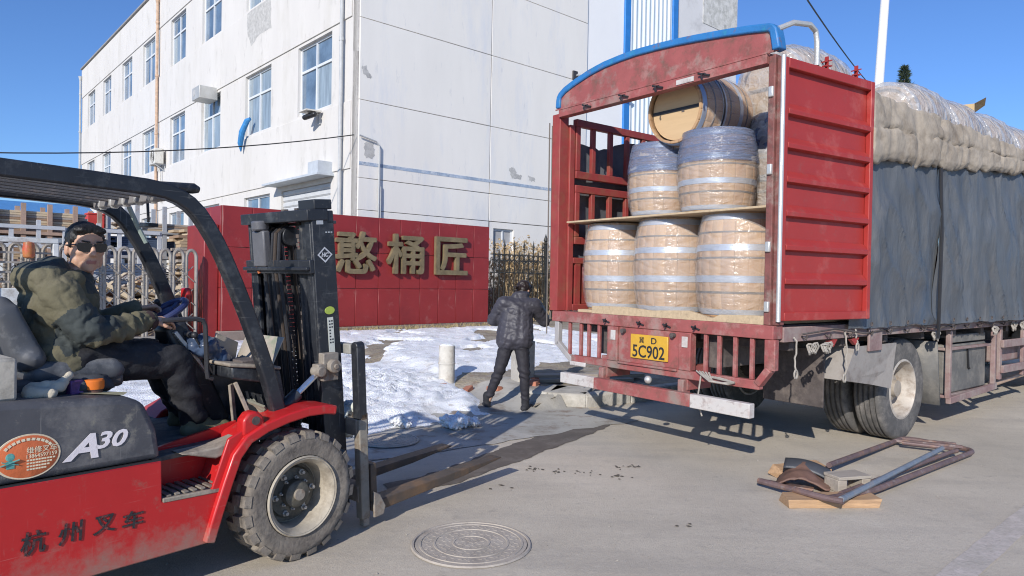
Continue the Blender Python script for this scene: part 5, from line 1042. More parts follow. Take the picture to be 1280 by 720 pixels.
# seat
q = MB(); q.bx(-1.22, -.76, .30, .78, .965, 1.03); sb = fp('seat_base', q, chassis_m, .02)
q = MB()
for (a, b, c) in (((-1.10, .34, 1.05), (-1.10, .74, 1.05), .06), ((-.80, .34, 1.05), (-.80, .74, 1.05), .06)): q.cap(a, b, c, c)
q.bx(-1.10, -.80, .29, .79, 1.0, 1.105); blob(q, 'seat_cushion', seat_m, fl, .014, 8)
q = MB(); q.cap((-1.235, .36, 1.35), (-1.235, .70, 1.35), .045, .045); q.cap((-1.13, .32, 1.12), (-1.13, .74, 1.12), .055, .055); q.xz([(-1.28, 1.34), (-1.19, 1.36), (-1.075, 1.12), (-1.18, 1.06)], .30, .76); blob(q, 'seat_back', seat_m, fl, .014, 10)
q = MB(); q.bx(-1.55, -1.255, .06, .28, .985, 1.155); fp('side_box', q, beige_m, .012)
# front wheels
tq = MB(); Rt = .338; Wd = .21; hw = Wd/2
tq.lathe([(.205, -hw*.75), (.215, -hw*.95), (.27, -hw), (.305, -hw*.97), (.318, -hw*.8), (.318, hw*.8), (.305, hw*.97), (.27, hw), (.215, hw*.95), (.205, hw*.75)], 60, X90, cap=False)
fl_tyre_me = tq.build('t', fl_tyre, mesh_only=True, smooth=50)
lg = MB()   # one tread lug
for s_ in (1,):
    lg.add([(.300, -hw*1.01, -.030), (.300, -hw*1.01, .030), (Rt-.006, -hw*.93, -.028), (Rt-.006, -hw*.93, .028), (Rt, -hw*.8, -.028), (Rt, -hw*.8, .028), (Rt, .012, -.018), (Rt, .012, .030), (.312, .012, -.018), (.312, .012, .030)],
        [(0, 1, 3, 2), (2, 3, 5, 4), (4, 5, 7, 6), (6, 7, 9, 8), (0, 2, 4, 6, 8), (1, 9, 7, 5, 3)])
lug_me = lg.build('l', fl_tyre, mesh_only=True, smooth=0)
rq = MB(); rq.lathe([(.207, hw*.9), (.21, hw*1.02), (.195, hw*1.04), (.175, hw*.85), (.168, hw*.2), (.165, -hw*.3), (.12, -hw*.25), (.0001, -hw*.25)], 44, X90, cap=False)
rq.lathe([(.185, hw*.93), (.205, hw*1.08), (.212, hw*1.0)], 44, X90, cap=False)
frim = rq.build('r', mat('muddy_cream_rim', (.42, .37, .29), .7, .05, var=.2, vs=7, dirt=[((.24, .20, .15), .4, 6)]), mesh_only=True, smooth=40)
hq = MB(); hq.lathe([(.155, -.02), (.14, -.02), (.13, .0), (.075, .01), (.07, .05), (.06, .058), (.0001, .06)], 30, X90, cap=False); fhub = hq.build('h', mat('oily_hub', (.075, .07, .055), .6, var=.3, vs=9, dirt=((.18, .16, .12), .3, 8)), mesh_only=True, smooth=40)
nq = MB(); nq.lathe([(.017, 0), (.017, .014), (.010, .016), (.010, .034), (.0001, .035)], 6, X90, cap=False); nut_me = nq.build('n', mat('nut_steel', (.34, .32, .29), .5, .3, var=.2), mesh_only=True, smooth=0)
def fwheel(y, flip):
    w_ = link('wheel', fl_tyre_me, fl); w_.location = (0, y, Rt); w_.rotation_euler = (0, R(7), PI if flip else 0)
    for sgn in (0, 1):
        for k in range(20): o = link('tread_lug', lug_me, w_); o.rotation_euler = (0, 2*PI*(k+.5*sgn)/20, 0) if not sgn else (PI, 2*PI*(k+.5)/20, 0)
    link('rim', frim, w_); h_ = link('hub', fhub, w_)
    for k in range(6):
        a = 2*PI*k/6+.2; o = link('wheel_nut', nut_me, w_); o.location = (.112*math.cos(a), -.0, .112*math.sin(a))
    for k in range(8):
        a = 2*PI*k/8; o = link('hub_bolt', nut_me, w_); o.location = (.083*math.cos(a), -.012, .083*math.sin(a)); o.scale = (.55, .7, .55)
    q = MB(); q.lathe([(.03, .055), (.03, .075), (.0001, .077)], 16, X90, cap=False); q.build('hub_cap', mud_steel, w_)
fwheel(.065, False); fwheel(1.03, True)
q = MB(); q.tube([(0, .15, .34), (0, .95, .34)], .11, 14); fp('drive_axle', q, chassis_m, 0)
def rear_wheel(y):
    w_ = link('rear_wheel', fl_tyre_me, fl); w_.location = (-1.75, y, .265); w_.scale = (.78, .85, .78); link('rim', frim, w_)
rear_wheel(.14); rear_wheel(.96)
q = MB(); q.xz([(-2.75, .3), (-2.3, .22), (-2.3, 1.0), (-2.45, 1.05), (-2.72, .85)], .02, W_-.02); fp('counterweight', q, red_fl, .05, seg=3)
# mast (leaning back 4.5 degrees)
ms = bpy.data.objects.new('mast', None); COL.objects.link(ms); ms.parent = fl; ms.location = (.335, 0, .10); ms.rotation_euler = (0, R(-5.0), 0)
def mp(name, q, m, bevel=.005): return q.build(name, m, ms, bevel=bevel)
for y0, s_ in ((.19, 1), (.87, -1)):
    q = MB(); q.bx(-.0, .15, y0, y0+.022*s_ if s_ > 0 else y0, 0, 1.78) if s_ > 0 else q.bx(0, .15, y0-.022, y0, 0, 1.78)
    a, b = (y0+.0225, y0+.075) if s_ > 0 else (y0-.075, y0-.0225)
    q.bx(.0, .025, a, b, 0, 1.78); q.bx(.125, .15, a, b, 0, 1.78); mp('outer_channel', q, fl_black)
    a, b = (y0+.085, y0+.105) if s_ > 0 else (y0-.105, y0-.085)
    q = MB(); q.bx(.03, .155, a, b, .06, 1.75); a2, b2 = (b+.001, b+.045) if s_ > 0 else (a-.045, a-.001); q.bx(.03, .05, a2, b2, .06, 1.75); q.bx(.135, .155, a2, b2, .06, 1.75); mp('inner_channel', q, fl_black)
    q = MB(); yc = y0-.05*s_*-1.0 if False else y0+.165*s_; q.tube([(.05, yc, .08), (.05, yc, 1.5)], .036, 14); q.tube([(.05, yc, 1.5), (.05, yc, 1.56)], .046, 14); q.tube([(.05, yc, 1.56), (.05, yc, 1.70)], .024, 12); mp('lift_cylinder', q, fl_black, 0)
q = MB(); q.bx(-.03, .11, .185, .90, 1.722, 1.787); q.bx(.10, .17, .19, .87, 1.702, 1.721); mp('top_crossbar', q, fl_black)
q = MB(); q.bx(.03, .15, .20, .36, 1.787, 1.845); mp('top_bracket', q, fl_black)
q = MB(); q.bx(-.03, .0, .19, .87, 1.42, 1.50); q.bx(-.055, -.03, .19, .87, 1.44, 1.46); mp('cross_plate', q, fl_black)
q = MB(); q.bx(-.02, .02, .19, .87, .35, .45); q.bx(-.02, .02, .19, .87, .0, .10); mp('low_crossbar', q, fl_black)
for y in (.46, .60):
    q = MB()
    for k in range(60): q.bx(.085-.006*(k % 2), .105+.006*(k % 2), y-.014, y+.014, .25+k*.026, .272+k*.026)
    mp('lift_chain', q, chassis_m, 0)
for k, (y, m_) in enumerate(((.50, black_m), (.54, mat('brown_hose', (.05, .035, .025), .6)), (.57, black_m), (.66, black_m))):
    q = MB(); q.tube([(.02, y, .2), (.0, y, 1.0), (-.02, y+.02, 1.5), (.0, y+.02, 1.66), (.05, y+.02, 1.70), (.1, y+.02, 1.64), (.12, y+.02, 1.2), (.12, y+.02, .5)], .012, 8); mp('hydraulic_hose', q, m_, 0)
q = MB(); q.lathe([(.06, -.03), (.06, .03)], 20, Matrix.Translation((.07, .53, 1.64)) @ X90); mp('hose_pulley', q, fl_black, .004)
q = MB(); q.bx(-.05, .0, .62, .75, 1.46, 1.68); q.tube([(-.03, .68, 1.68), (-.03, .68, 1.74)], .05, 12); mp('work_lamp', q, mat('lamp_housing', (.12, .12, .13), .4, var=.2), .01)
q = MB(); q.tube([(-.03, .72, 1.42), (-.04, .74, 1.50), (-.03, .74, 1.56)], .010, 8); mp('orange_lead', q, mat('orange_cable', (.45, .13, .04), .6), 0)
# labels and emblem on the mast's near face (y = .19)
ym = .1885
q = MB(); q.bx(.065, .105, ym-.001, .1895, .90, 1.16); lb = q.build('white_label', mat('label_white', (.62, .63, .56), .6, var=.08), ms)
random.seed(6); q = MB()
for k in range(9):
    for j in range(2):
        if random.random() < .75: q.bx(.073+.016*j, .083+.016*j, ym-.002, ym-.001, .99+.018*k, .998+.018*k)
q.build('label_print', black_m, lb, smooth=0)
q = MB(); T = Matrix.Translation((.085, ym, 1.20)) @ X90 @ Matrix.Diagonal((1.5, 1, 1, 1)); q.lathe([(.0001, .0015), (.022, .0015), (.023, 0)], 24, T, cap=False); q.build('green_oval', mat('green_decal', (.40, .50, .08), .5), ms)
q = MB(); q.bx(.03, .075, ym-.001, .1895, 1.70, 1.78); q.build('grey_label', mat('grey_label', (.42, .44, .46), .5), ms)
for k in range(3): q = MB(); q.bx(.088+.018*k, .098+.018*k, ym-.001, .1895, 1.65, 1.658); q.build('label_dot', MATS['grey_label'], ms)
q = MB()
cx_, cz, hx, hz = .075, 1.525, .052, .046
q.add([(cx_+a*k_, ym, cz+b*k_) for k_ in (1, .76) for a, b in ((-hx, 0), (0, hz), (hx, 0), (0, -hz))], [(i, (i+1) % 4, 4+(i+1) % 4, 4+i) for i in range(4)])
q.build('emblem_diamond', mat('pale_emblem', (.55, .56, .58), .5), ms, smooth=0); q = MB(); q.text('HC', .026, (cx_, ym-.0005, cz), (1, 0, 0), (0, 0, 1), .001, .04, .3, width=.05); q.build('emblem', mat('pale_emblem', (.55, .56, .58), .5), ms, smooth=0)
# tilt cylinder and its bracket
q = MB(); q.tube([(-.10, .165, .70), (.09, .165, .845)], .035, 12); fp('tilt_cylinder', q, fl_black, 0)
q = MB(); q.tube([(.09, .165, .845), (.225, .165, .95)], .017, 10); fp('tilt_rod', q, chrome, 0)
q = MB(); q.bx(.20, .26, .13, .19, .93, 1.0); q.bx(.24, .345, .135, .188, .90, 1.06); q.tube([(.30, .10, .985), (.30, .19, .985)], [.04, .04], 14); q.tube([(.30, .09, .985), (.30, .10, .985)], .018, 8); q.tube([(.215, .11, .96), (.215, .19, .96)], .03, 12); fp('tilt_bracket', q, mud_steel, .006)
# carriage, load backrest and forks
cr_ = bpy.data.objects.new('fork_carriage', None); COL.objects.link(cr_); cr_.parent = fl; cr_.location = (.50, .11, .06); cr_.rotation_euler = (0, R(-3.2), 0)
def cpart(name, q, m, bevel=.006): return q.build(name, m, cr_, bevel=bevel)
for z in (.10, .50): q = MB(); q.bx(-.02, .05, -.01, 1.0, z, z+.10); cpart('carriage_bar', q, mud_steel)
for y in (.30, .72): q = MB(); q.bx(-.06, -.021, y, y+.06, .08, .68); cpart('carriage_roller_plate', q, mud_steel)
for y in (-.035, .93):
    q = MB(); q.bx(-.015, .045, y-.0, y+.06, .60, 1.03); q.tube([(-.015, y+.03, 1.03), (.045, y+.03, 1.03)], .03, 12); cpart('backrest_post', q, fl_black)
q = MB(); q.bx(-.02, .03, .026, .928, .985, 1.045); cpart('backrest_top', q, mat('dusty_backrest_top', (.30, .29, .26), .7, var=.25, vs=7))
for y in (.19, .36, .53, .70): q = MB(); q.bx(-.005, .02, y, y+.035, .61, .984); cpart('backrest_bar', q, fl_black)
for y in (-.045, .46):
    f_ = MB(); f_.bx(.052, .095, y, y+.11, .09, .32); f_.bx(.0, .051, y+.01, y+.1, .50, .63)
    tip = [(.052, .035), (.09, .02), (.85, .035), (1.25, .062), (1.265, .066), (1.25, .072), (.80, .082), (.095, .089), (.052, .089)]
    f_.xz(tip, y, y+.11); cpart('fork', f_, fork_m, .006)
q = MB(); q.xz([(.05, .0), (.12, .0), (.14, .05), (.10, .13), (.05, .16)], -.07, -.052); q.bx(.0, .045, -.03, .015, -.05, .0); cpart('carriage_foot', q, mud_steel)
q = MB(); q.bx(-.016, .046, -.036, .02, .0, .598); cpart('side_shifter_post', q, mat('pale_muddy_post', (.25, .225, .185), .8, var=.25, vs=6, dirt=((.15, .09, .05), .25, 8)))
random.seed(17); q = MB()
for k in range(22): q.ell((random.uniform(-.05, .05), random.uniform(.20, .85), random.uniform(.50, .67)), (random.uniform(.03, .06), random.uniform(.05, .10), random.uniform(.03, .07)), n=8)
o = blob(q, 'plastic_sheet', mat('crumpled_white_plastic', (.72, .73, .70), .35, var=.1, dirt=((.45, .48, .36), .25, 8)), None, .010, 1, lambda p: .03*fbm(p*14, 4)+.012*fbm(p*40, 3)); o.location = FC+LF*.50+V((0, 0, .06)); o.rotation_euler = (0, 0, AF); tag(o, 'crumpled whitish plastic sheet caught on the fork carriage', 'plastic sheet')
# loose things on the machine
def on_fl(o, lab, cat): o.location = FC; o.rotation_euler = (0, 0, AF); return tag(o, lab, cat)
t = thing('orange_cap', 'small orange capped jar on the engine cover beside the seat', 'jar', FC+LF*-.93+NF*.20+V((0, 0, .962)), AF)
q = MB(); q.lathe([(.035, 0), (.035, .02)], 20); q.build('jar_body', mat('dark_jar', (.1, .05, .04), .4), t)
q = MB(); q.lathe([(.040, .02), (.042, .03), (.042, .056), (.037, .062), (.0001, .063)], 24); q.build('lid', mat('orange_plastic', (.70, .17, .02), .45, var=.08), t)
q = MB(); q.bx(-.03, .03, -.025, .025, 0, .06); o = q.build('small_carton', mat('blue_red_carton', (.10, .04, .16), .6, var=.5, vs=25), None, bevel=.004); o.location = FC+LF*-1.01+NF*.20+V((0, 0, .968)); o.rotation_euler = (0, 0, AF+.3); tag(o, 'small dark carton left of the orange cap on the engine cover', 'carton')
q = MB(); 
for (a, b, r_) in (((-1.16, .22, 1.0), (-1.08, .16, 1.01), .035), ((-1.19, .15, .995), (-1.12, .12, .99), .03), ((-1.08, .16, 1.01), (-1.03, .2, 1.05), .025)): q.cap(a, b, r_, r_*.8)
o = blob(q, 'work_glove', mat('cream_cotton', (.55, .49, .38), .95, var=.15, bump=.4, bs=60), None, .010, 2, lambda p: .008*fbm(p*25, 3)); on_fl(o, 'cream cotton work glove lying by the seat', 'glove')
q = MB(); q.cap((-1.06, .25, 1.0), (-.86, .27, .99), .05, .04); q.cap((-1.0, .22, .99), (-.9, .24, .985), .045, .04); o = blob(q, 'dark_rag', mat('dark_rag', (.05, .055, .065), .9, var=.4, vs=9), None, .012, 2, lambda p: .02*fbm(p*18, 4)); on_fl(o, 'crumpled dark rag stuffed beside the seat', 'rag')
q = MB(); q.ell((-.33, .40, 1.12), (.09, .09, .06), Matrix.Rotation(.5, 3, 'Y')); q.ell((-.25, .42, 1.05), (.07, .09, .07)); o = blob(q, 'blue_bag', mat('shiny_blue_bag', (.05, .075, .13), .3, var=.35, vs=8), None, .010, 3, lambda p: .02*fbm(p*16, 4)); on_fl(o, 'shiny dark blue plastic bag behind the grab bar', 'bag')
# ================================================================= people
skin = mat('skin', (.55, .32, .215), .5, var=.06, vs=20, bump=.05, bs=120)
skin.node_tree.nodes['Principled BSDF'].inputs['Subsurface Weight'].default_value = .1
hair_m = mat('black_hair', (.012, .011, .011), .5, var=.4, vs=60, bump=.6, bs=90, stretch=(1, 1, .3))
lip_m = mat('lips', (.40, .17, .14), .5)
def hand(q, wr, d, up, curl=.9, s=1., thumb=1, r=.0085):
    """wr wrist, d finger direction, up back-of-hand normal; fingers curl away from up; thumb=+1/-1 side"""
    wr, d, up = V(wr), V(d).normalized(), V(up).normalized(); sd_ = d.cross(up).normalized(); up = sd_.cross(d)
    palm = wr+d*.05*s
    for k in range(4):
        o = (k-1.5)*.0195*s; q.cap(wr+sd_*o*.7, wr+d*.085*s+sd_*o, .013*s, .0115*s, 8)
    for k, L in enumerate((.07, .08, .075, .058)):
        o = (k-1.5)*.0205*s; p = wr+d*.088*s+sd_*o; a = .25; 
        for j, f in enumerate((.45, .32, .23)):
            a += curl*(.75 if j == 0 else .9)*.55; dd = d*math.cos(a)-up*math.sin(a); p2 = p+dd*L*f*s; q.cap(p, p2, r*s*(1-.08*j), r*s*(.94-.08*j), 8); p = p2
    t0 = wr+d*.025*s-sd_*.028*s*thumb; t1 = t0+(d*.6-sd_*.7*thumb-up*.25).normalized()*.04*s; t2 = t1+(d*.9-up*.5*curl).normalized()*.032*s
    q.cap(wr+d*.015*s-sd_*.012*s*thumb, t1, .013*s, .0105*s, 8); q.cap(t1, t2, .0105*s, .0085*s, 8)
# ---------------------------------------------------------------- the driver (forklift coordinates)
P0 = V((-.93, .52, 1.10))
drv = thing('person', 'man in olive green padded jacket and sunglasses seated on the forklift, hand on the wheel', 'person', FC+LF*P0.x+NF*P0.y+V((0, 0, P0.z)), AF)
def L_(p): return V(p)-P0
HC_ = L_((-.870, .485, 1.618)); FD = V((.02, -.99, -.08)).normalized(); SDV = FD.cross(V((0, 0, 1))).normalized(); UPV = SDV.cross(FD)
HM = Matrix((SDV, FD, UPV)).transposed()      # head frame: x to the viewer's... side, y face direction, z up
def H(x, y, z): return HC_+HM @ V((x, y, z))
def he(q, c, r, n=12): q.ell(H(*c), r, HM, n=n)
def head(q, s=1.):
    he(q, (0, -.012, .035), (.074, .094, .084)); he(q, (0, .012, -.02), (.066, .078, .085)); he(q, (0, .035, -.075), (.047, .048, .042)); he(q, (0, .060, -.098), (.024, .022, .017), 8)
    for s_ in (-1, 1): he(q, (s_*.036, .055, -.018), (.028, .026, .022), 8); he(q, (s_*.048, .02, -.06), (.022, .035, .04), 8); he(q, (s_*.076, -.012, -.012), (.010, .019, .032), 8); he(q, (s_*.032, .077, .022), (.024, .012, .008), 8)
    q.cap(H(0, .086, .012), H(0, .101, -.026), .009, .013, 8); he(q, (0, .092, -.028), (.019, .012, .010), 8)
    he(q, (0, .079, -.058), (.023, .011, .0065), 8); he(q, (0, .077, -.068), (.020, .010, .0065), 8)
ch = L_((-.95, .50, 1.33)); nk = L_((-.90, .50, 1.50)); shR, shL = L_((-1.02, .34, 1.40)), L_((-.93, .69, 1.42)); elR, elL = L_((-.925, .27, 1.225)), L_((-.73, .74, 1.22)); wrR, wrL = L_((-.60, .405, 1.262)), L_((-.57, .64, 1.31))
hip = L_((-.95, .52, 1.10)); hpR, hpL = L_((-.94, .41, 1.09)), L_((-.94, .62, 1.09)); knR, knL = L_((-.49, .385, 1.055)), L_((-.48, .68, 1.06)); anR, anL = L_((-.385, .395, .735)), L_((-.33, .66, .74))
q = MB(); head(q); q.cap(nk+V((0, 0, -.06)), H(0, -.015, -.05), .058, .055); q.cap(hip, ch, .10, .10); q.cap(ch, nk, .10, .06)
for a, b, c, r1, r2, r3 in ((shR, elR, wrR, .045, .038, .026), (shL, elL, wrL, .045, .038, .026), (hpR, knR, anR, .07, .05, .035), (hpL, knL, anL, .07, .05, .035)): q.cap(a, b, r1, r2); q.cap(b, c, r2, r3)
q.cap(ch, shR, .07, .045); q.cap(ch, shL, .07, .045); q.cap(hip, hpR, .09, .07); q.cap(hip, hpL, .09, .07)
hand(q, wrR, (.97, .22, .02), (-.15, -.35, .9), .75, 1., thumb=-1); hand(q, wrL, (.9, -.2, .1), (0, .3, .9), 1.4, 1., thumb=1)
def lipmask(c):
    v = HM.transposed() @ (c-HC_); return 1 if abs(v.x) < .022 and v.y > .075 and -.074 < v.z < -.054 else 0
blob(q, 'body', [skin, lip_m], drv, .0058, 3, pick=lipmask)
# hair cap, short at the sides
def hairblob(q):
    he(q, (0, -.020, .046), (.078, .096, .080)); he(q, (0, -.055, .0), (.074, .060, .075)); he(q, (0, .030, .088), (.064, .044, .026)); he(q, (.03, .036, .084), (.042, .042, .022)); he(q, (-.035, .036, .083), (.04, .040, .020))
    for s_ in (-1, 1): he(q, (s_*.066, -.012, .045), (.013, .05, .036), 8); he(q, (s_*.072, .008, .018), (.007, .011, .024), 8)
q = MB(); hairblob(q); blob(q, 'hair', hair_m, drv, .007, 3, lambda p: .003*fbm(p*70, 3))
for s_ in (-1, 1): q = MB(); q.cap(H(s_*.016, .088, .030), H(s_*.044, .078, .034), .0045, .0035, 8); q.build('eyebrow', hair_m, drv)
# sunglasses
lens = mat('dark_lens', (.008, .009, .011), .06, var=.1, spec=.7); q = MB()
for s_ in (-1, 1):
    vs = []
    for (x, z) in ((.006, .016), (.03, .021), (.058, .019), (.064, .006), (.056, -.014), (.034, -.020), (.014, -.016), (.007, -.002)):
        yy = .093-.25*max(0, x-.02)**1.0*.9; vs.append(H(s_*x, yy, z+.004)); vs.append(H(s_*x, yy-.010, z+.004))
    n_ = 8; q.add(vs, [tuple(range(0, 16, 2)), tuple(range(1, 16, 2))[::-1]]+[(2*i, 2*((i+1) % n_), 2*((i+1) % n_)+1, 2*i+1) for i in range(n_)])
gl = q.build('sunglasses', lens, drv, bevel=.002)
q = MB()
for s_ in (-1, 1): q.tube([H(s_*.062, .083, .016), H(s_*.079, .04, .012), H(s_*.081, -.02, .006)], .0035, 6)
q.tube([H(-.010, .094, .014), H(0, .098, .016), H(.010, .094, .014)], .003, 6); q.build('temple', black_m, gl)
# padded jacket
q = MB(); q.cap(hip+V((-.02, 0, .02)), L_((-.98, .50, 1.22)), .150, .155); q.cap(L_((-.98, .50, 1.22)), L_((-.955, .50, 1.36)), .155, .150); q.cap(L_((-.955, .5, 1.36)), nk+V((-.01, 0, -.045)), .145, .080)
q.cap(hip+V((-.02, -.08, .0)), hip+V((.02, .1, .0)), .15, .14); q.cap(L_((-1.0, .40, 1.34)), L_((-1.0, .62, 1.34)), .11, .11)
q.cap(L_((-.97, .46, 1.38)), shR, .09, .082); q.cap(L_((-.95, .54, 1.38)), shL, .10, .082)
q.cap(shR, elR, .085, .070); q.cap(elR, wrR+V((-.02, -.005, 0)), .070, .050); q.cap(shL, elL, .082, .066); q.cap(elL, wrL+V((-.02, 0, 0)), .066, .048)
# hood lying behind the neck, stand-up collar
q.cap(L_((-1.06, .38, 1.47)), L_((-1.06, .62, 1.47)), .075, .075); q.cap(L_((-1.05, .37, 1.46)), L_((-.95, .37, 1.465)), .06, .040); q.cap(L_((-1.05, .63, 1.46)), L_((-.92, .64, 1.50)), .06, .035); q.cap(L_((-1.0, .44, 1.52)), L_((-1.0, .56, 1.52)), .05, .05); q.cap(L_((-.90, .45, 1.43)), L_((-.86, .52, 1.42)), .035, .035)
def jfold(p):
    w_ = p+P0; a = .004*fbm((w_.x*6, w_.y*6, w_.z*10), 3)-.006*(1-min(1, abs(fbm((w_.x*7+w_.z*3, w_.y*7, w_.z*9-w_.x*4), 2))*2.2))**3+.004*fbm(w_*26, 3)+.003
    ridge = 1-abs(2*((w_.z*6.5+w_.x*1.6+.25*fbm(w_*5, 2)) % 1)-1); body_ = sm(1.36, 1.22, w_.z)
    a += .015*(ridge**.5-.6)*body_
    ax = (wrR-elR).normalized(); t = (p-elR).dot(ax)
    if (p-elR-ax*t).length < .11 and -.05 < t < .27: a += .007*math.sin(t*70+6*fbm(w_*8, 2))
    return a
olive = mat('olive_cloth', (.125, .112, .068), .9, var=.12, vs=6, bump=.7, bs=22, bdist=.012, dirt=((.17, .15, .10), .2, 5)); dark_olive = mat('dark_slate_cloth', (.042, .050, .048), .85, var=.15, vs=8, bump=.6, bs=22, bdist=.010)
def jpick(c):
    ax = (elR-shR); t = (c-shR).dot(ax)/ax.length_squared; d = (c-shR-ax*t).length
    if .45 < t < 1.2 and d < .13 and c.y < elR.y+.07: return 1
    ax = (wrR-elR); t = (c-elR).dot(ax)/ax.length_squared; d = (c-elR-ax*t).length
    if -.25 < t < .16 and d < .12 and c.z > elR.z-.03+.10*t: return 1
    w_ = c+P0
    if w_.x > -.96 and w_.z > 1.40 and (w_.y > .5 or w_.x > -.90): return 1
    if w_.z > 1.515: return 1
    return 0
blob(q, 'jacket', [olive, dark_olive], drv, .0062, 26, jfold, jpick)
q = MB(); q.lathe([(.050, -.02), (.053, .0), (.050, .02)], 20, Matrix.Translation(wrR+V((-.018, -.004, 0))) @ (V((1, .55, .2)).to_track_quat('Z', 'Y').to_matrix().to_4x4()), cap=False); q.build('cuff', mat('dark_knit', (.05, .03, .03), .9), drv)
# trousers
black_cloth = mat('black_cloth', (.016, .016, .019), .8, var=.3, vs=5, bump=.3, bs=90, dirt=((.05, .05, .055), .2, 7))
q = MB(); q.cap(hip, hpR, .14, .12); q.cap(hip, hpL, .14, .12); q.cap(hpR, knR, .115, .088); q.cap(hpL, knL, .115, .088); q.cap(knR, anR+V((0, 0, .02)), .088, .068); q.cap(knL, anL+V((0, 0, .02)), .088, .065)
def tfold(p):
    w_ = p+P0; return .010*fbm((w_.x*6+w_.z*5, w_.y*8, w_.z*12-w_.x*9), 4)+.008*math.sin((w_.z*1.0+w_.x*.5)*55+5*fbm(w_*5, 2))*sm(1.0, .8, w_.z)
blob(q, 'trousers', black_cloth, drv, .011, 4, tfold)
shoe_m = mat('olive_canvas_shoe', (.16, .15, .085), .85, var=.3, vs=12, bump=.3, bs=60)
for an in (anR, anL):
    q = MB(); a = an+V((0, 0, -.03)); q.cap(a+V((-.02, 0, -.02)), a+V((.17, -.01, -.025)), .045, .036); q.cap(a+V((-.01, 0, .03)), a+V((.06, 0, .0)), .048, .045); o = blob(q, 'shoe', shoe_m, drv, .009, 3)
# ---------------------------------------------------------------- the woman by the kerb, seen from behind
wo = thing('person', 'woman seen from behind in shiny black puffer jacket and black trousers on the kerb', 'person', (-.02, 7.98, .0), 0)
W0 = V((-.02, 7.98, .0))
def G(p): return V(p)-W0
a1, a2 = G((-.265, 8.02, .07)), G((.175, 7.96, .07)); k1, k2 = G((-.14, 7.99, .42)), G((.160, 7.95, .42)); h1, h2 = G((-.035, 8.02, .80)), G((.115, 8.02, .80)); pv = G((.04, 8.02, .84))
cw = G((.06, 8.06, 1.13)); nw = G((.10, 8.09, 1.31)); s1, s2 = G((-.09, 8.04, 1.22)), G((.26, 8.08, 1.20)); e1, e2 = G((-.205, 8.13, 1.03)), G((.385, 8.2, 1.03)); w1, w2 = G((-.10, 8.34, 1.00)), G((.36, 8.40, 1.06))
HC_ = G((.14, 8.20, 1.365)); FD = V((.50, .70, -.62)).normalized(); SDV = FD.cross(V((0, 0, 1))).normalized(); UPV = SDV.cross(FD); HM = Matrix((SDV, FD, UPV)).transposed()
q = MB(); head(q); q.cap(nw+V((0, 0, -.04)), H(0, -.02, -.05), .05, .048); q.cap(pv, cw, .10, .10); q.cap(cw, nw, .10, .055)
for a, b, c, r1, r2, r3 in ((s1, e1, w1, .042, .036, .024), (s2, e2, w2, .042, .036, .024), (h1, k1, a1, .07, .05, .036), (h2, k2, a2, .07, .05, .036)): q.cap(a, b, r1, r2); q.cap(b, c, r2, r3)
q.cap(cw, s1, .07, .045); q.cap(cw, s2, .07, .045); q.cap(pv, h1, .09, .075); q.cap(pv, h2, .09, .075)
hand(q, w1, (.4, .9, .1), (-.3, .1, .9), .8, .92, thumb=1); hand(q, w2, (0, .95, .25), (.3, -.1, .9), .8, .92, thumb=-1)
blob(q, 'body', skin, wo, .0065, 3)
q = MB(); he(q, (0, -.02, .04), (.082, .100, .088)); he(q, (0, -.05, -.02), (.078, .066, .078)); he(q, (0, .03, .09), (.065, .05, .03))
for s_ in (-1, 1): he(q, (s_*.068, .0, .02), (.018, .045, .05), 8)
he(q, (0.0, -.10, -.035), (.035, .04, .03)); q.cap(H(0, -.12, -.03), H(.0, -.165, -.06), .026, .018)
blob(q, 'hair', mat('dark_brown_hair', (.022, .013, .010), .45, var=.4, vs=50, bump=.5, bs=80), wo, .0075, 3, lambda p: .008*fbm(p*30, 3))
q = MB(); q.lathe([(.026, -.008), (.030, 0), (.026, .008)], 12, Matrix.Translation(H(0, -.118, -.035)) @ Matrix.Rotation(PI/2, 4, 'X'), cap=False); q.build('hair_tie', mat('grey_hair_tie', (.45, .42, .42), .6), wo)
puffer = mat('black_puffer_nylon', (.050, .047, .058), .5, var=.25, vs=6, bump=.5, bs=24, spec=.4)
q = MB(); q.cap(pv+V((0, 0, -.0)), pv+V((.01, .02, .16)), .145, .15); q.cap(pv+V((.01, .02, .16)), cw, .15, .15); q.cap(cw+V((0, 0, .0)), nw+V((0, 0, -.03)), .15, .08); q.cap(pv+V((-.075, 0, -.03)), cw+V((-.05, 0, -.02)), .145, .145); q.cap(pv+V((.075, 0, -.03)), cw+V((.05, 0, -.02)), .145, .145)
q.cap(cw+V((-.02, 0, .05)), s1, .12, .098); q.cap(cw+V((.02, 0, .05)), s2, .12, .098); q.cap(s1, e1, .098, .080); q.cap(e1, w1, .080, .055); q.cap(s2, e2, .098, .080); q.cap(e2, w2, .080, .055)
q.cap(nw+V((-.05, -.03, .0)), nw+V((.04, -.02, .01)), .055, .055); q.cap(nw+V((0, .05, .02)), nw+V((.06, .02, .02)), .05, .05)
def pfold(p):
    z = p.z+.10*p.x*.4; z += .35*p.x*(1 if p.z > .9 else .4)+.05*fbm(p*4, 2); r_ = abs(math.sin(z*PI/.085+.8*fbm(p*6, 2))); return .007*(r_**.6-.6)+.006*fbm((p.x*9, p.y*9, p.z*14), 3)-.006*(1-min(1, abs(fbm(p*9, 2))*2.2))**3
blob(q, 'puffer_jacket', puffer, wo, .0105, 3, pfold)
q = MB(); q.cap(pv, h1, .13, .11); q.cap(pv, h2, .13, .11); q.cap(h1, k1, .095, .066); q.cap(k1, a1+V((0, 0, .03)), .064, .047); q.cap(h2, k2, .095, .066); q.cap(k2, a2+V((0, 0, .03)), .064, .047)
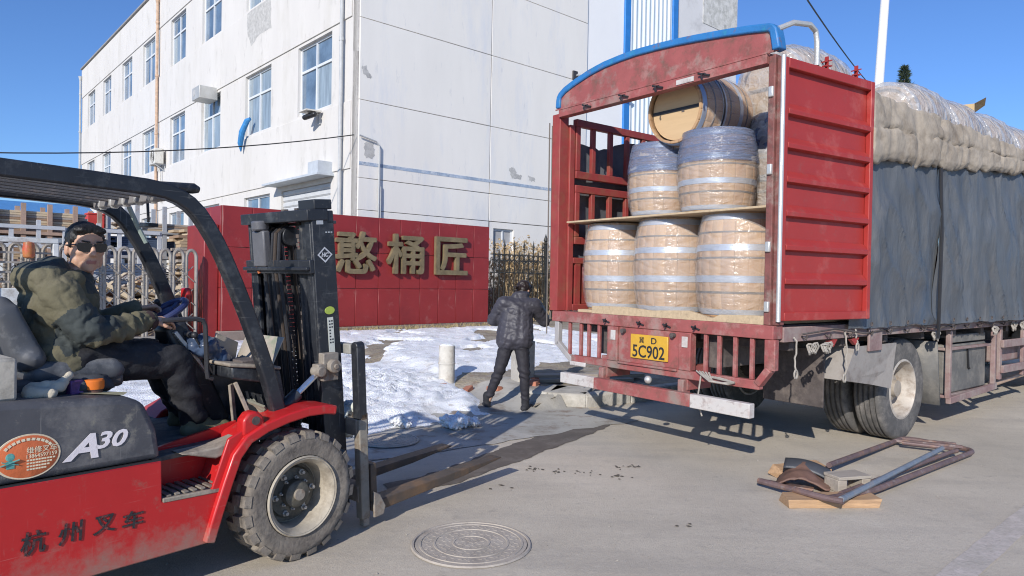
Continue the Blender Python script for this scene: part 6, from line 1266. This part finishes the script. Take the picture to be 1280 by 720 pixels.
blob(q, 'trousers', mat('black_trousers', (.020, .018, .024), .75, var=.25, vs=6, bump=.25, bs=80), wo, .010, 4, lambda p: .005*fbm((p.x*9, p.y*9, p.z*16), 4)+.007*math.sin(p.z*75+p.x*25+4*fbm(p*6, 2))*(math.exp(-((p.z-.42)/.10)**2)+math.exp(-((p.z-.14)/.06)**2)+.5*math.exp(-((p.z-.72)/.08)**2)))
for an, dx, dy in ((a1, -.035, .10), (a2, .06, .10)):
    q = MB(); b_ = an+V((0, 0, -.035)); q.cap(b_+V((-dx*.3, -dy*.35, 0)), b_+V((dx*1.1, dy*1.2, -.005)), .040, .034); q.cap(an+V((0, 0, .09)), an, .050, .046); o = blob(q, 'ankle_boot', black_cloth, wo, .009, 3)
    q = MB(); d = V((dx, dy, 0)).normalized(); q.beam(b_+V((0, 0, -.032))-d*.065, b_+V((0, 0, -.032))+d*.16, .075, .018); q.build('sole', mat('pale_sole', (.35, .33, .31), .8), o, bevel=.006)
# ================================================================= bent tube frame on boards beside the truck
tube_rust = mat('rusty_maroon_tube', (.17, .115, .11), .6, .2, var=.3, vs=8, bump=.2, bs=40, dirt=[((.30, .17, .11), .25, 9), ((.30, .27, .26), .15, 14)])
tube_blue = mat('scuffed_blue_tube', (.20, .235, .28), .5, .2, var=.2, vs=9, dirt=((.30, .27, .25), .25, 12))
raw_wood = mat('split_pine', (.46, .29, .16), .8, var=.2, vs=6, bump=.3, bs=30, stretch=(.5, 5, 5), dirt=((.28, .17, .10), .3, 5)); grey_wood = mat('weathered_wood', (.38, .33, .27), .85, var=.2, vs=8, bump=.3, bs=30, stretch=(.5, 5, 5))
fr = thing('bent_tube_frame', 'bent rusty steel tube frame lying on boards on the road by the truck wheel', 'tube frame', (2.9, 5.7, 0), 0)
F0 = V((2.9, 5.7, 0))
def Q(*p): return V(p)-F0
def rounded(pts, r=.10, n=5):
    out = [V(pts[0])]
    for a, b, c in zip(pts, pts[1:], pts[2:]):
        a, b, c = V(a), V(b), V(c); p = b+(a-b).normalized()*r; s_ = b+(c-b).normalized()*r
        for i in range(n+1): t = i/n; out.append(p*(1-t)**2+b*2*t*(1-t)+s_*t*t)
    return out+[V(pts[-1])]
q = MB(); q.tube(rounded([Q(2.12, 4.60, .085), Q(2.55, 4.87, .06), Q(4.17, 6.20, .045), Q(3.82, 6.71, .04), Q(2.49, 5.40, .10)], .14), .022, 10); q.build('outer_tube', tube_rust, fr)
q = MB(); q.tube([Q(2.175, 4.535, .100), Q(3.76, 6.03, .10)], .021, 10); q.build('cross_tube', tube_blue, fr)
q = MB(); q.tube(rounded([Q(1.84, 5.10, .055), Q(2.10, 4.62, .085), Q(2.19, 4.53, .09)], .02), .022, 10); q.build('side_tube', tube_rust, fr)
q = MB(); q.tube(rounded([Q(2.30, 4.80, .06), Q(3.84, 6.03, .07), Q(3.95, 6.09, .07), Q(3.92, 6.22, .06), Q(3.62, 6.40, .06)], .06), .018, 10); q.build('inner_tube', tube_rust, fr)
q = MB(); q.beam(Q(3.60, 6.50, .06), Q(4.10, 6.28, .06), .03, .025); q.build('flat_bar', tube_rust, fr)
q = MB(); q.beam(Q(3.72, 6.62, .055), Q(4.12, 6.40, .055), .025, .025); q.build('flat_bar', tube_rust, fr)
def chunk(name, lab, cat, loc, rz, sx, sy, sz, m, seed, tilt=0.):
    random.seed(seed); q = MB(); n = 7
    vs = []
    for i in range(n+1):
        t = i/n-.5; j = .06*sx*(1 if i in (0, n) else .15)
        for (a, b) in ((-.5, 0), (.5, 0), (.5, 1), (-.5, 1)): vs.append((t*sx+random.uniform(-j, j), a*sy*(1+random.uniform(-.05, .05)), b*sz*(1+random.uniform(-.06, .04))))
    q.add(vs, [(i*4+j, i*4+(j+1) % 4, i*4+4+(j+1) % 4, i*4+4+j) for i in range(n) for j in range(4)]+[(3, 2, 1, 0), (n*4, n*4+1, n*4+2, n*4+3)])
    o = q.build(name, m, None, smooth=0, bevel=.004); o.location = loc; o.rotation_euler = (tilt, 0, rz); return tag(o, lab, cat)
chunk('split_board', 'thick yellow split board under the near corner of the tube frame', 'board', (2.20, 4.755, 0), .07, .60, .18, .060, raw_wood, 1)
chunk('split_board', 'short pine board at the back of the debris behind the brown sheet', 'board', (2.29, 5.46, 0), .35, .46, .15, .08, raw_wood, 2, .25)
chunk('dark_board', 'thin dark board lying under the brown sheet beside the tube end', 'board', (2.05, 5.12, 0), -.55, .36, .07, .03, tube_rust, 3)
t = thing('wood_block', 'small weathered wooden pallet block with an open side beside the blue tube', 'block', (2.46, 5.04, .0), .28); t.scale = (.82, .82, .9)
q = MB(); q.bx(-.17, .17, -.10, .10, .125, .15); q.build('top_board', grey_wood, t, bevel=.004)
for x in (-.125, .125): q = MB(); q.bx(x-.045, x+.045, -.09, .09, .025, .124); q.build('block', grey_wood, t, bevel=.006)
q = MB(); q.bx(-.17, .17, -.10, .10, .0, .024); q.build('bottom_board', grey_wood, t, bevel=.004)
q = MB(); q.grid(lambda u, v: (-.22+.46*u+.04*v, -.16+.30*v, .03+.14*math.sin(PI*min(1, u*1.1))*(.5+.6*v)+.02*fbm((u*4, v*4, 1))), 14, 10); o = q.build('brown_sheet', mat('brown_bent_sheet', (.16, .09, .065), .6, var=.25, vs=7, bump=.2, bs=30), None, smooth=60); o.location = (2.15, 5.12, 0.02); o.scale = (.8, .8, .85); o.rotation_euler = (0, 0, -.35); o.modifiers.new('s', 'SOLIDIFY').thickness = .012; tag(o, 'curved brown metal sheet in the middle of the debris', 'metal sheet')
q = MB(); q.grid(lambda u, v: (-.20+.40*u, -.12+.24*v, .06*math.cos((v-.5)*2.4)+.03*math.sin(u*3)-.02*u), 14, 10); o = q.build('dark_flap', mat('dark_grey_rubber', (.055, .058, .065), .5, var=.2, vs=6), None, smooth=60); o.scale = (.8, .8, 1); o.location = (2.24, 5.22, .10); o.rotation_euler = (.1, .12, -.45); o.modifiers.new('s', 'SOLIDIFY').thickness = .014; tag(o, 'dark grey curved rubber flap lying on the brown sheet', 'rubber flap')
